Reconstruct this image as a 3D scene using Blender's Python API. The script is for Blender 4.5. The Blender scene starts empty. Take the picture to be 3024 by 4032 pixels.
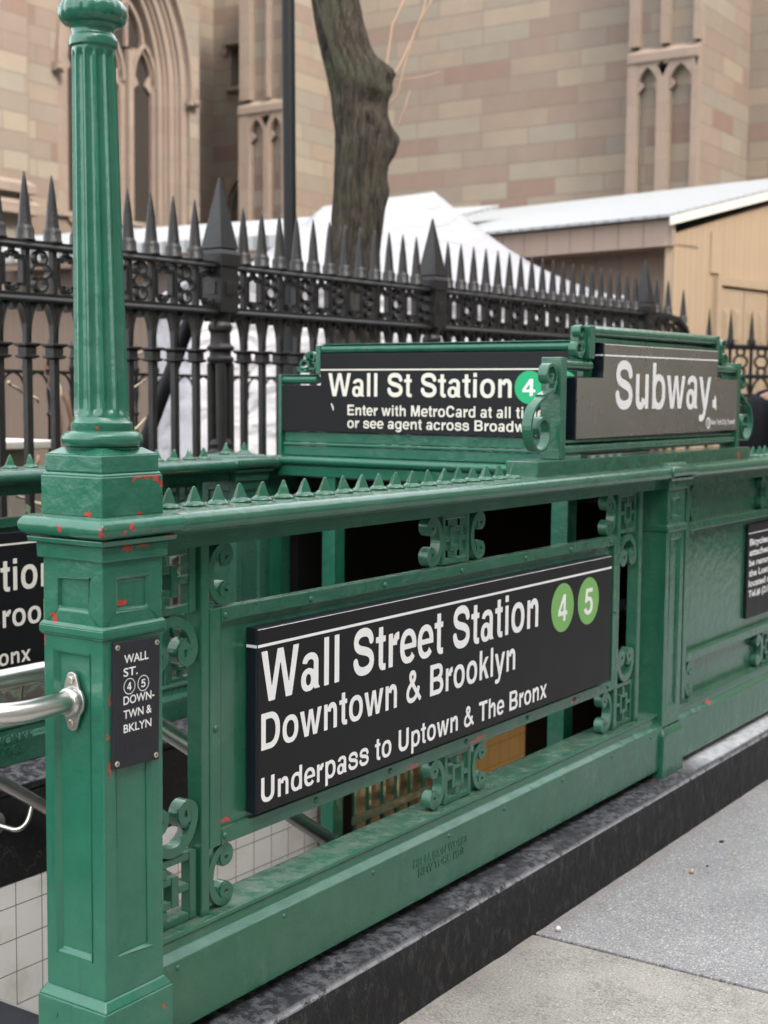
import bpy, bmesh, math, random
import numpy as np
from mathutils import Vector, Matrix, noise
random.seed(7)
R = math.radians
sc = bpy.context.scene
col = sc.collection

# ------------------------------------------------------------------ camera, sky, sun, exposure
cam = bpy.data.cameras.new('camera'); cam.sensor_fit = 'VERTICAL'; cam.sensor_height = 36.0
cam.lens = 49.077; cam.clip_start = 0.05; cam.clip_end = 2000
cam.dof.use_dof = True; cam.dof.focus_distance = 3.05; cam.dof.aperture_fstop = 4.8
co = bpy.data.objects.new('camera', cam); col.objects.link(co); sc.camera = co
yaw, pit, rol = R(34.027), R(-4.711), R(0.528)
F = Vector((math.cos(pit)*math.cos(yaw), math.cos(pit)*math.sin(yaw), math.sin(pit)))
R0 = Vector((math.sin(yaw), -math.cos(yaw), 0)); U0 = R0.cross(F)
Rv = math.cos(rol)*R0 + math.sin(rol)*U0; Uv = -math.sin(rol)*R0 + math.cos(rol)*U0
mw = Matrix.Identity(4)
for i in range(3): mw[i][0], mw[i][1], mw[i][2] = Rv[i], Uv[i], -F[i]
mw.translation = Vector((-1.768, -1.798, 1.463)); co.matrix_world = mw

SUN_EL, SUN_AZ = R(45), R(-113)          # azimuth measured from +X towards +Y
world = bpy.data.worlds.new('World'); sc.world = world; world.use_nodes = True
wn = world.node_tree.nodes; wl = world.node_tree.links
sky = wn.new('ShaderNodeTexSky'); sky.sky_type = 'NISHITA'; sky.sun_disc = False
sky.sun_elevation = SUN_EL; sky.sun_rotation = math.pi/2 - SUN_AZ
sky.air_density = 1.0; sky.dust_density = 3.5; sky.ozone_density = 0.6; sky.altitude = 0
hs = wn.new('ShaderNodeHueSaturation'); hs.inputs['Saturation'].default_value = .34; wl.new(sky.outputs[0], hs.inputs['Color'])   # hazy white sky
mxw = wn.new('ShaderNodeMix'); mxw.data_type = 'RGBA'; mxw.inputs[0].default_value = .5; mxw.inputs[7].default_value = (3.0, 3.0, 3.05, 1); wl.new(hs.outputs[0], mxw.inputs[6])   # half veiled by thin even cloud
wl.new(mxw.outputs[2], wn['Background'].inputs[0]); wn['Background'].inputs[1].default_value = 0.15
sl = bpy.data.lights.new('sun', 'SUN'); sl.energy = 0.7; sl.angle = R(10); sl.color = (1, .9, .76)
so = bpy.data.objects.new('sun', sl); col.objects.link(so)
sd = Vector((math.cos(SUN_EL)*math.cos(SUN_AZ), math.cos(SUN_EL)*math.sin(SUN_AZ), math.sin(SUN_EL)))
so.rotation_euler = sd.to_track_quat('Z', 'Y').to_euler(); so.location = (0, -10, 20)
vs = sc.view_settings; vs.view_transform = 'Standard'; vs.look = 'None'; vs.exposure = 2.72; vs.gamma = 1
sc.render.film_transparent = False

# ------------------------------------------------------------------ materials
class NT:
    def __init__(s, name):
        s.m = bpy.data.materials.new(name); s.m.use_nodes = True
        s.t = s.m.node_tree; s.n = s.t.nodes; s.b = s.n['Principled BSDF']; s._pos = None
    def new(s, t, **kw):
        x = s.n.new(t)
        for k, v in kw.items(): setattr(x, k, v)
        return x
    def ln(s, a, b): s.t.links.new(a, b)
    def put(s, sock, v):
        if hasattr(v, 'links') or isinstance(v, bpy.types.NodeSocket): s.ln(v, sock)
        else: sock.default_value = v
    def pos(s):
        if s._pos is None: s._pos = s.new('ShaderNodeNewGeometry')
        return s._pos.outputs['Position']
    def normal(s):
        s.pos(); return s._pos.outputs['Normal']
    def noise(s, scale, detail=4, rough=.55, vec=None, col=False, dist=0):
        x = s.new('ShaderNodeTexNoise'); x.inputs['Scale'].default_value = scale
        x.inputs['Detail'].default_value = detail; x.inputs['Roughness'].default_value = rough
        x.inputs['Distortion'].default_value = dist
        s.ln(vec or s.pos(), x.inputs['Vector']); return x.outputs['Color' if col else 'Fac']
    def vor(s, scale, vec=None, out='Distance', feature='F1'):
        x = s.new('ShaderNodeTexVoronoi', feature=feature); x.inputs['Scale'].default_value = scale
        s.ln(vec or s.pos(), x.inputs['Vector']); return x.outputs[out]
    def ramp(s, f, stops):
        x = s.new('ShaderNodeValToRGB'); e = x.color_ramp.elements
        while len(e) < len(stops): e.new(0.5)
        for q, (p, c) in zip(e, stops):
            q.position = p; q.color = c if len(c) == 4 else (*c, 1)
        s.ln(f, x.inputs[0]); return x.outputs[0]
    def mix(s, f, a, b, mode='MIX'):
        x = s.new('ShaderNodeMix', data_type='RGBA', blend_type=mode)
        for sk, v in ((x.inputs[0], f), (x.inputs[6], a), (x.inputs[7], b)):
            if isinstance(v, tuple) and len(v) == 3: v = (*v, 1)
            s.put(sk, v)
        return x.outputs[2]
    def math(s, op, a, b=0, clamp=False):
        x = s.new('ShaderNodeMath', operation=op, use_clamp=clamp); s.put(x.inputs[0], a); s.put(x.inputs[1], b); return x.outputs[0]
    def vmath(s, op, a, b):
        x = s.new('ShaderNodeVectorMath', operation=op); s.put(x.inputs[0], a); s.put(x.inputs[1], b)
        return x.outputs['Value'] if op in ('LENGTH', 'DOT_PRODUCT') else x.outputs['Vector']
    def sep(s, v):
        x = s.new('ShaderNodeSeparateXYZ'); s.ln(v, x.inputs[0]); return x.outputs
    def comb(s, a, b, c):
        x = s.new('ShaderNodeCombineXYZ')
        for i, v in enumerate((a, b, c)): s.put(x.inputs[i], v)
        return x.outputs[0]
    def bump(s, h, strength=.3, dist=.002, prev=None):
        x = s.new('ShaderNodeBump'); x.inputs['Strength'].default_value = strength; x.inputs['Distance'].default_value = dist
        s.ln(h, x.inputs['Height'])
        if prev: s.ln(prev, x.inputs['Normal'])
        s.ln(x.outputs[0], s.b.inputs['Normal']); return x.outputs[0]
    def color(s, v):
        if isinstance(v, tuple) and len(v) == 3: v = (*v, 1)
        s.put(s.b.inputs['Base Color'], v)
    def rough(s, v): s.put(s.b.inputs['Roughness'], v)
    def uv(s):
        x = s.new('ShaderNodeUVMap'); x.uv_map = 'UVMap'; return x.outputs[0]

def plain(name, c, rough=.5, metal=0, bump=0, scale=120, var=.12):
    t = NT(name); t.b.inputs['Specular IOR Level'].default_value = .5 if max(c) > .05 or metal else .12; n = t.noise(scale*.2, 5)
    t.color(t.mix(n, tuple(x*(1-var) for x in c), tuple(min(1, x*(1+var)) for x in c)))
    t.rough(rough); t.b.inputs['Metallic'].default_value = metal
    if bump: t.bump(t.noise(scale, 4), bump, .002)
    return t.m

CHIPS = [  # worn spots of the old red primer: centre, half sizes
 ((.080,0,1.309),(.008,.01,.004)),((.092,0,1.3135),(.010,.01,.0045)),((.117,0,1.3145),(.016,.01,.004)),((.136,0,1.309),(.012,.01,.006)),((.150,0,1.300),(.008,.012,.010)),
 ((.090,0,1.246),(.013,.012,.004)),((.024,-.028,1.217),(.0075,.02,.009)),((.043,-.028,1.227),(.007,.02,.005)),((.160,-.024,1.207),(.010,.02,.007)),
 ((.101,-.028,1.219),(.004,.02,.003)),((.148,-.024,1.2015),(.010,.02,.003)),((-.028,-.028,1.217),(.007,.007,.015)),((-.028,.074,1.224),(.02,.007,.007)),
 ((.052,-.008,1.186),(.018,.012,.004)),((.088,-.008,1.1895),(.020,.012,.003)),((.166,0,1.176),(.0035,.02,.014)),((.055,.004,1.084),(.017,.012,.007)),
 ((-.002,.036,1.249),(.012,.007,.006)),((0,.125,1.055),(.012,.008,.012)),((0,.152,1.012),(.01,.004,.010)),((.017,0,.912),(.003,.01,.018)),
 ((.011,0,.846),(.005,.012,.006)),((.014,0,.786),(.0055,.012,.020)),((.142,-.013,.300),(.005,.01,.008)),((.030,.030,1.403),(.009,.02,.006)),((.021,0,.826),(.003,.01,.004))]
CHIPS2 = [((3.30,.03,1.262),(.014,.02,.016)),((3.05,.02,.366),(.03,.03,.006)),((1.42,.045,.552),(.05,.02,.006)),((.40,.06,.586),(.02,.03,.006)),((1.1,.045,.548),(.03,.02,.004)),((2.0,.045,.553),(.03,.02,.004))]

def green(name, base=(.011,.112,.061), chips=(), rough=.17, lump=1.0, rust=False):
    t = NT(name)
    n1 = t.noise(9, 4); n2 = t.noise(60, 5, .6); n3 = t.noise(3.1, 3)
    dark = tuple(x*.72 for x in base); lite = (base[0]*1.6+.012, base[1]*1.18, base[2]*1.22)
    c = t.mix(t.math('MULTIPLY', n1, 1.0), dark, lite)
    c = t.mix(t.math('MULTIPLY', t.ramp(n3, [(.5,(0,0,0)),(.72,(1,1,1))]), .30), c, (.075,.15,.115))
    # flakes and dark nicks
    nick = t.ramp(t.noise(34, 7, .72), [(.69,(0,0,0)),(.73,(1,1,1))])
    c = t.mix(t.math('MULTIPLY', nick, .40), c, (.012,.035,.028))
    drip = t.ramp(t.noise(24, 5, .65, vec=t.vmath('MULTIPLY', t.pos(), (1,1,.10))), [(.58,(0,0,0)),(.74,(1,1,1))])
    c = t.mix(t.math('MULTIPLY', drip, .38), c, (.020,.060,.046))
    blot = t.ramp(t.noise(7, 6, .7), [(.56,(0,0,0)),(.66,(1,1,1))]); c = t.mix(t.math('MULTIPLY', blot, .16), c, (.11,.20,.16))
    # settled street dust on level faces
    nz = t.sep(t.normal())[2]
    dust = t.math('MULTIPLY', t.ramp(nz, [(.90,(0,0,0)),(.98,(1,1,1))]), t.ramp(t.noise(22, 5), [(.36,(.04,.04,.04)),(.68,(.36,.36,.36))]))
    c = t.mix(dust, c, (.29,.26,.23))
    if chips:
        w = t.noise(55, 3, .6, col=True); w = t.vmath('SUBTRACT', w, (.5,.5,.5)); w = t.vmath('SCALE', w, (0,0,0)); 
        sc_ = w.node; sc_.inputs['Scale'].default_value = .030
        P = t.vmath('ADD', t.pos(), w); acc = None
        for cc, ss in chips:
            d = t.vmath('LENGTH', t.vmath('MULTIPLY', t.vmath('SUBTRACT', P, cc), tuple(1/x for x in ss)), (0,0,0))
            acc = d if acc is None else t.math('MINIMUM', acc, d)
        rim = t.ramp(acc, [(.98,(1,1,1)),(1.0,(0,0,0))]); m = t.ramp(acc, [(.86,(1,1,1)),(.90,(0,0,0))])
        c = t.mix(t.math('MULTIPLY', rim, .6), c, (.02,.04,.035))
        c = t.mix(m, c, t.mix(t.noise(90, 4), (.30,.035,.025), (.46,.075,.05)))
    t.color(c)
    t.rough(t.math('ADD', t.math('MULTIPLY', n2, .22), rough-.09))
    t.b.inputs['Specular IOR Level'].default_value = .42; t.b.inputs['Coat Weight'].default_value = .30; t.b.inputs['Coat Roughness'].default_value = .10
    b = t.bump(t.noise(26, 3, .5), .46*lump, .006)
    b = t.bump(t.noise(150, 4, .6), .22*lump, .0022, b)
    t.bump(t.math('MULTIPLY', nick, -1), .25, .0015, b)
    return t.m

M = {}
M['green'] = green('green_paint', chips=CHIPS2)
M['green_post'] = green('green_paint_newel', base=(.012,.140,.082), chips=CHIPS, lump=1.1)
M['green_teal'] = green('green_paint_teal', base=(.008,.125,.074))  # slightly bluer than the railing green
M['green_dark'] = green('green_paint_dark', base=(.012,.095,.060), rough=.28)  # darker and rougher than the railing green

def enamel(name, c, rough, metal=0):
    t = NT(name); n = t.noise(5, 4); sp = t.ramp(t.noise(70, 6, .75), [(.73,(0,0,0)),(.76,(1,1,1))])
    cc = t.mix(n, tuple(x*.85 for x in c), tuple(x*1.2 for x in c)); cc = t.mix(t.math('MULTIPLY', sp, .07), cc, (.3,.29,.27))
    t.color(cc); t.rough(t.math('ADD', t.math('MULTIPLY', t.noise(9, 2), .08), rough-.04)); t.b.inputs['Metallic'].default_value = metal
    t.bump(t.noise(5, 2, vec=t.vmath('MULTIPLY', t.pos(), (1.2,1.2,.25))), .05, .012); return t.m
M['sign'] = enamel('black_enamel', (.009,.009,.0105), .42); M['sign'].node_tree.nodes['Principled BSDF'].inputs['Specular IOR Level'].default_value = .22
M['sign_side'] = enamel('navy_edge_enamel', (.006,.009,.016), .35)
M['sign_grey'] = enamel('grey_sheen_enamel', (.30,.285,.245), .27, .75)
M['plaque'] = plain('plaque_black', (.030,.030,.035), .55, 0, .12, 300)
def vinyl(name, c):
    t = NT(name); n = t.noise(14, 5); s_ = t.ramp(t.noise(45, 6, .7), [(.70,(0,0,0)),(.74,(1,1,1))])
    cc = t.mix(n, tuple(x*.93 for x in c), c); t.color(t.mix(t.math('MULTIPLY', s_, .25), cc, (.25,.24,.22))); t.rough(.5); return t.m
M['white'] = vinyl('white_vinyl', (.86,.85,.83)); M['cream'] = vinyl('cream_vinyl', (.74,.71,.64))
M['lime'] = vinyl('light_green_vinyl', (.19,.43,.11)); M['vivid'] = vinyl('vivid_green_vinyl', (.0,.40,.15))
M['gold_white'] = vinyl('aged_white', (.72,.70,.60))

t = NT('brushed_steel'); st = t.noise(60, 3, .6, vec=t.vmath('MULTIPLY', t.pos(), (.12,1,1)))
t.color(t.mix(st, (.50,.49,.46), (.68,.66,.62))); t.rough(t.math('ADD', t.math('MULTIPLY', st, .2), .22)); t.b.inputs['Metallic'].default_value = 1
t.bump(t.noise(200, 3), .06, .001); M['steel'] = t.m

t = NT('black_iron'); n = t.noise(20, 5)
c = t.mix(n, (.006,.006,.007), (.020,.0195,.0185)); rs = t.ramp(t.noise(13, 6, .7), [(.62,(0,0,0)),(.75,(1,1,1))])
c = t.mix(t.math('MULTIPLY', rs, .5), c, (.055,.035,.022)); fl = t.ramp(t.noise(80, 5, .7), [(.66,(0,0,0)),(.70,(1,1,1))])
c = t.mix(t.math('MULTIPLY', fl, .35), c, (.085,.08,.072)); t.color(c); t.rough(.40); t.b.inputs['Specular IOR Level'].default_value = .38; t.bump(t.noise(90, 4), .5, .004); M['iron'] = t.m
M['iron_thin'] = plain('thin_black_iron', (.012,.013,.014), .5)
M['pole'] = plain('pole_black', (.004,.005,.006), .5); M['pole'].node_tree.nodes['Principled BSDF'].inputs['Specular IOR Level'].default_value = .2

# stone with blocks of many colours, laid by the wall's own running length and height
def blocks(name, stops, bw=.78, bh=.27, mortar=.008, sat=.25, bumpd=.01):
    t = NT(name); u = t.uv()
    br = t.new('ShaderNodeTexBrick', offset=.43, squash=1.45, squash_frequency=3)
    br.inputs['Scale'].default_value = 1; br.inputs['Brick Width'].default_value = bw; br.inputs['Row Height'].default_value = bh
    br.inputs['Mortar Size'].default_value = mortar; br.inputs['Mortar Smooth'].default_value = .3; br.inputs['Bias'].default_value = 0
    br.inputs['Color1'].default_value = (0,0,0,1); br.inputs['Color2'].default_value = (1,1,1,1); br.inputs['Mortar'].default_value = (.5,.5,.5,1)
    t.ln(u, br.inputs['Vector'])
    c = t.ramp(br.outputs['Color'], stops)
    n = t.noise(3.5, 6, .65); c = t.mix(.35, c, t.mix(n, (.20,.15,.12), (.55,.47,.40)), 'OVERLAY')
    st2 = t.noise(1.1, 5, .6, vec=t.vmath('MULTIPLY', t.pos(), (1,1,.35)))
    c = t.mix(t.math('MULTIPLY', t.ramp(st2, [(.5,(0,0,0)),(.75,(1,1,1))]), sat), c, (.16,.12,.10))
    c = t.mix(t.math('MULTIPLY', br.outputs['Fac'], .6), c, (.105,.085,.072))
    t.color(c); t.rough(.88); b = t.bump(t.noise(30, 5), .4, .01)
    t.bump(t.math('MULTIPLY', br.outputs['Fac'], -1), .5, bumpd, b); return t.m
ST = [(0,(0.169,0.113,0.090)),(.16,(0.192,0.152,0.124)),(.30,(0.184,0.171,0.141)),(.42,(0.227,0.193,0.150)),(.55,(0.177,0.134,0.108)),(.68,(0.200,0.188,0.158)),(.82,(0.239,0.206,0.159)),(1,(0.186,0.146,0.120))]
M['stone'] = blocks('brownstone_blocks', ST, .84, .272, .009, .34)
M['stone_trim'] = blocks('brownstone_trim', [(0,(.205,.158,.130)),(.4,(.228,.185,.151)),(1,(.200,.163,.135))], .6, .41, .004, .35)
M['stone_plain'] = plain('pale_stone', (.42,.38,.31), .85, 0, .4, 60, .2)
M['ledge_white'] = plain('whitewashed_coping', (.66,.62,.54), .8, 0, .3, 60, .15)

def tiles(name, c, g=(.16,.13,.10), warm=.0):
    t = NT(name); br = t.new('ShaderNodeTexBrick', offset=0.0)
    br.inputs['Scale'].default_value = 1; br.inputs['Brick Width'].default_value = .0975; br.inputs['Row Height'].default_value = .098
    br.inputs['Mortar Size'].default_value = .0016; br.inputs['Mortar Smooth'].default_value = .1
    br.inputs['Color1'].default_value = (*c,1); br.inputs['Color2'].default_value = (*(x*.93 for x in c),1); br.inputs['Mortar'].default_value = (*g,1)
    t.ln(t.uv(), br.inputs['Vector']); n = t.ramp(t.noise(5, 6, .65), [(.48,(0,0,0)),(.78,(1,1,1))])
    t.color(t.mix(t.math('MULTIPLY', n, .55), br.outputs['Color'], (.36,.29,.19))); t.rough(.25)
    t.bump(t.math('MULTIPLY', br.outputs['Fac'], -1), .4, .002); return t.m
M['tile'] = tiles('white_wall_tile', (.80,.77,.73)); M['tile_warm_lit'] = tiles('warm_lit_wall_tile', (.40,.29,.15))  # ochre of the second tile stands in for warm lamplight
t = NT('black_granite'); cr = t.ramp(t.vor(5.5, t.vmath('ADD', t.pos(), t.vmath('MULTIPLY', t.noise(6, 5, .7, col=True), (.22,.22,.22))), 'Distance', 'DISTANCE_TO_EDGE'), [(0,(1,1,1)),(.008,(0,0,0))])
cr = t.math('MULTIPLY', cr, t.ramp(t.noise(2.2, 2), [(.52,(0,0,0)),(.62,(1,1,1))]))
t.color(t.mix(t.math('MULTIPLY', cr, .22), t.mix(t.ramp(t.noise(60,5,.7), [(.55,(0,0,0)),(.75,(1,1,1))]), (.006,.006,.007), (.035,.034,.033)), (.45,.42,.38))); t.rough(.55); t.bump(t.noise(70,5), .3, .003); M['granite'] = t.m

# kerb: black painted stone, worn to grey where it is trodden
t = NT('black_painted_kerb'); nz = t.sep(t.normal())[2]; px_ = t.sep(t.pos())[0]
up = t.math('MULTIPLY', t.ramp(nz, [(.55,(0,0,0)),(.92,(1,1,1))]), t.math('GREATER_THAN', t.sep(t.pos())[2], .12))
wear = t.ramp(t.noise(38, 9, .74), [(.465,(.05,.05,.05)),(.545,(1,1,1))]); wear = t.math('MULTIPLY', wear, t.ramp(t.noise(5, 4), [(.36,(.25,.25,.25)),(.60,(1,1,1))]))
fine = t.ramp(t.noise(90, 6, .7), [(.3,(.5,.5,.5)),(.7,(1,1,1))])
grey = t.mix(fine, (.055,.056,.060), (.165,.168,.174))
far = t.ramp(t.math('SUBTRACT', px_, 2.2), [(.45,(0,0,0)),(.75,(1,1,1))]); far = t.math('MULTIPLY', far, t.ramp(t.math('ADD', t.sep(t.pos())[1], .06), [(.012,(.15,.15,.15)),(.022,(1,1,1))]))
grey = t.mix(t.math('MULTIPLY', far, t.ramp(t.noise(40,6,.7),[(.30,(.35,.35,.35)),(.55,(1,1,1))])), grey, (.66,.66,.67))
pch = t.ramp(t.vor(24, t.vmath('ADD', t.pos(), t.vmath('MULTIPLY', t.noise(22, 4, .7, col=True), (.05,.05,.05)))), [(.20,(1,1,1)),(.30,(0,0,0))]); pch = t.math('MULTIPLY', pch, t.ramp(t.noise(5.5, 3), [(.50,(0,0,0)),(.60,(1,1,1))]))
wear = t.math('MAXIMUM', wear, t.math('MULTIPLY', far, .95))
top = t.mix(t.math('MAXIMUM', t.math('MULTIPLY', wear, .85), t.math('MULTIPLY', pch, .8)), (.022,.022,.025), grey)
ars = t.ramp(t.math('ABSOLUTE', t.math('ADD', t.sep(t.pos())[1], .056)), [(.0,(1,1,1)),(.0065,(0,0,0))]); ars = t.math('MULTIPLY', ars, t.math('MULTIPLY', t.math('GREATER_THAN', t.sep(t.pos())[2], .168), t.ramp(t.noise(30, 6, .7), [(.36,(0,0,0)),(.50,(.95,.95,.95))])))
side = t.mix(t.ramp(t.noise(45, 7, .7, vec=t.vmath('MULTIPLY', t.pos(), (1,1,.5))), [(.52,(0,0,0)),(.80,(1,1,1))]), (.013,.013,.014), (.075,.070,.062))
sp = t.ramp(t.noise(160, 3), [(.70,(0,0,0)),(.74,(1,1,1))]); side = t.mix(t.math('MULTIPLY', sp, .4), side, (.30,.28,.24))
t.color(t.mix(ars, t.mix(up, side, top), (.30,.30,.31))); t.rough(.55); b = t.bump(t.noise(28, 6, .65), .6, .008); t.bump(t.noise(160, 4), .4, .003, b); t.b.inputs['Specular IOR Level'].default_value = .2; M['kerb'] = t.m

# pavement slabs
def slab(name, c0, c1, fleck, fl_amt, warm):
    t = NT(name); n = t.noise(4, 7, .65); c = t.mix(t.ramp(n, [(.3,(0,0,0)),(.7,(1,1,1))]), c0, c1)
    g = t.noise(150, 6, .75); c = t.mix(t.math('MULTIPLY', t.ramp(g, [(.45,(0,0,0)),(.58,(1,1,1))]), .60), c, tuple(x*1.55 for x in c1))
    g2 = t.noise(180, 5, .75); c = t.mix(t.math('MULTIPLY', t.ramp(g2, [(.55,(0,0,0)),(.64,(1,1,1))]), .60), c, tuple(x*.35 for x in c0))
    v = t.new('ShaderNodeTexVoronoi'); v.inputs['Scale'].default_value = 150; v.inputs['Randomness'].default_value = 1
    t.ln(t.vmath('MULTIPLY', t.pos(), (1, .8, .2)), v.inputs['Vector'])
    rr = t.sep(v.outputs['Color'])
    sel = t.math('MULTIPLY', t.math('LESS_THAN', v.outputs['Distance'], .34), t.math('GREATER_THAN', rr[0], 1-fl_amt))
    c = t.mix(t.math('MULTIPLY', sel, .95), c, t.mix(rr[1], fleck, (.50,.44,.30)))
    dk = t.math('MULTIPLY', t.math('LESS_THAN', v.outputs['Distance'], .36), t.math('LESS_THAN', rr[0], fl_amt*.5))
    c = t.mix(t.math('MULTIPLY', dk, .6), c, (.05,.05,.055))
    crk = t.ramp(t.math('ABSOLUTE', t.math('SUBTRACT', t.noise(26, 6, .7, vec=t.vmath('MULTIPLY', t.pos(), (2.0,.7,1))), .5)), [(.006,(1,1,1)),(.018,(0,0,0))]); crk = t.math('MULTIPLY', crk, t.ramp(t.noise(6, 4), [(.42,(0,0,0)),(.54,(1,1,1))]))
    c = t.mix(t.math('MULTIPLY', crk, warm), c, (.06,.055,.05))
    st = t.ramp(t.noise(1.3, 4), [(.5,(0,0,0)),(.8,(1,1,1))]); c = t.mix(t.math('MULTIPLY', st, .35), c, tuple(x*.6 for x in c0))
    edge = t.ramp(t.math('MULTIPLY', t.sep(t.pos())[1], -1), [(.064,(1,1,1)),(.15,(0,0,0))])
    c = t.mix(t.math('MULTIPLY', edge, t.ramp(t.noise(9,4),[(.35,(.15,.15,.15)),(.65,(.7,.7,.7))])), c, (.20,.165,.14))
    t.color(c); t.rough(.8); b = t.bump(t.noise(240, 4), .5, .003); t.bump(g, .25, .003, b); return t.m
M['slab_near'] = slab('worn_concrete', (.225,.212,.187), (.335,.315,.28), (.58,.56,.52), .07, .75)
M['slab_far'] = slab('flecked_concrete', (.190,.190,.193), (.275,.274,.272), (.62,.61,.57), .50, .30)
M['ground'] = plain('ground_dirt', (.030,.028,.025), .95, 0, .5, 40, .3)
M['joint'] = plain('dark_joint', (.03,.03,.03), .9, 0, .5, 60, .3)
M['step'] = plain('stair_concrete', (.26,.25,.235), .8, 0, .3, 60, .3); M['nosing'] = plain('dark_nosing', (.03,.03,.034), .6, 0, .4, 90, .3)
M['soil'] = plain('churchyard_ground', (.035,.030,.022), .95, 0, .5, 20, .35)

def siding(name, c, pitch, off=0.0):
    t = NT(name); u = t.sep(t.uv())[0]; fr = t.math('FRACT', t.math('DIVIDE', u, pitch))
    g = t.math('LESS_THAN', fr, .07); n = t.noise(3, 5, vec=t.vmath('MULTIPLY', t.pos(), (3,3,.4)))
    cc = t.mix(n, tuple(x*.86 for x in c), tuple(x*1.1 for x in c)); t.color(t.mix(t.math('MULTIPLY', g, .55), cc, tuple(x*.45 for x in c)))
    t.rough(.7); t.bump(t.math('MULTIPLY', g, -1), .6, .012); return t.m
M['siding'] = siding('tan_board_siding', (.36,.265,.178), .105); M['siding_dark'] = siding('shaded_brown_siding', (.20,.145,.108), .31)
M['annex'] = siding('shade_darkened_siding', (.135,.102,.082), .105); M['fascia'] = siding('pinkish_fascia_board', (.30,.225,.178), .31); M['tan_trim'] = plain('tan_trim', (.345,.258,.175), .6, 0, .1, 30)  # annex siding colour darkened to stand in for deep shade
t = NT('white_corrugated_metal'); u = t.sep(t.uv()); sgn = t.math('SINE', t.math('MULTIPLY', u[0], 2*math.pi/.16)); t.color(t.mix(t.math('ABSOLUTE', sgn), (.20,.215,.225), (.27,.285,.295))); t.rough(.5)
t.bump(sgn, .5, .02); M['roof'] = t.m
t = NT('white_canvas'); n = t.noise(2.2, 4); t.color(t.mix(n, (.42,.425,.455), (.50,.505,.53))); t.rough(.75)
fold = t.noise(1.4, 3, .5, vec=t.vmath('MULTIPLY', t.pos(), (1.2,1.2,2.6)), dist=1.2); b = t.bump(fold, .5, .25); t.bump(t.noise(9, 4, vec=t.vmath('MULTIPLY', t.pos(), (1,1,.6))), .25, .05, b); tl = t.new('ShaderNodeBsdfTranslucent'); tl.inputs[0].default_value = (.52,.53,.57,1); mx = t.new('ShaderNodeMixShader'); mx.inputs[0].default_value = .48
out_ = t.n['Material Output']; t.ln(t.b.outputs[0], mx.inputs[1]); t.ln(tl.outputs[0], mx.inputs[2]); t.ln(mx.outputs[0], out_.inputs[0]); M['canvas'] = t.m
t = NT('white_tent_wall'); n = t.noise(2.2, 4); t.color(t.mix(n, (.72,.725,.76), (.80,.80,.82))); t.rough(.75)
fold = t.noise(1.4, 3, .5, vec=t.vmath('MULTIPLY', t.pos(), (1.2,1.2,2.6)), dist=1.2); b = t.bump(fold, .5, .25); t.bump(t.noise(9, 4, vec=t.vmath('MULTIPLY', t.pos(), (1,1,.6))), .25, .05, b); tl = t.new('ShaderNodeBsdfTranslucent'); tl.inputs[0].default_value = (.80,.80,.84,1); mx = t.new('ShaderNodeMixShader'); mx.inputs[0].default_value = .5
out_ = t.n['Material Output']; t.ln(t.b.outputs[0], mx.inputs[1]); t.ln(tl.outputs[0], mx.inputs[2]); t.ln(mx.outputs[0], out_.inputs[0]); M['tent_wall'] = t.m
t = NT('tree_bark'); v = t.vmath('MULTIPLY', t.pos(), (1,1,.20)); rg = t.noise(34, 6, .65, vec=v, dist=1.2)
c = t.ramp(rg, [(.36,(.006,.005,.0035)),(.50,(.042,.033,.022)),(.70,(.095,.075,.050))])
ms = t.ramp(t.noise(3.4, 5, .65), [(.52,(0,0,0)),(.72,(1,1,1))]); c = t.mix(t.math('MULTIPLY', ms, .45), c, (.075,.095,.045)); t.color(c); t.rough(.95)
b = t.bump(rg, 1.0, .05); t.bump(t.noise(70, 5), .5, .01, b); M['bark'] = t.m
M['twig'] = plain('pale_twig', (.36,.24,.17), .8); M['vine'] = plain('dry_vine', (.26,.16,.11), .8, 0, .3, 80, .3); M['vine_pale'] = plain('dry_vine_pale', (.50,.42,.30), .8)
t = NT('leaded_glass'); u = t.sep(t.uv()); a = t.math('FRACT', t.math('MULTIPLY', t.math('ADD', u[0], t.math('MULTIPLY', u[1], .62)), 11)); b_ = t.math('FRACT', t.math('MULTIPLY', t.math('SUBTRACT', u[0], t.math('MULTIPLY', u[1], .62)), 11))
g = t.math('MAXIMUM', t.math('LESS_THAN', a, .16), t.math('LESS_THAN', b_, .12)); t.color(t.mix(t.math('MULTIPLY', g, .8), (.022,.019,.017), (.085,.072,.062))); t.rough(.35); t.b.inputs['Specular IOR Level'].default_value = .2; M['glass'] = t.m
M['dark'] = plain('dark_recess', (.006,.006,.006), .9)  # near black, mostly standing in for deep shade
M['leaf'] = plain('shrub_leaf', (.035,.06,.02), .5, 0, 0, 120, .5)
M['cloth'] = plain('navy_jacket', (.005,.006,.010), .95, 0, .4, 90, .3); M['pack'] = plain('black_nylon', (.006,.0065,.008), .8, 0, .3, 200, .3)
M['skin'] = plain('skin', (.42,.25,.18), .5); M['hair'] = plain('dark_hair', (.012,.009,.008), .5, 0, .5, 200); M['denim'] = plain('dark_trousers', (.015,.018,.03), .85); M['shoe'] = plain('black_shoe', (.012,.012,.012), .4)
M['plastic_grey'] = plain('grey_plastic', (.35,.36,.38), .45); M['plastic_black'] = plain('black_plastic', (.014,.014,.016), .4)
M['screw'] = plain('screw_metal', (.62,.58,.48), .3, .9); M['litter_w'] = plain('white_litter', (.7,.68,.64), .7); M['litter_t'] = plain('tan_litter', (.50,.35,.16), .7); M['litter_d'] = plain('dark_litter', (.04,.035,.03), .8)
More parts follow.
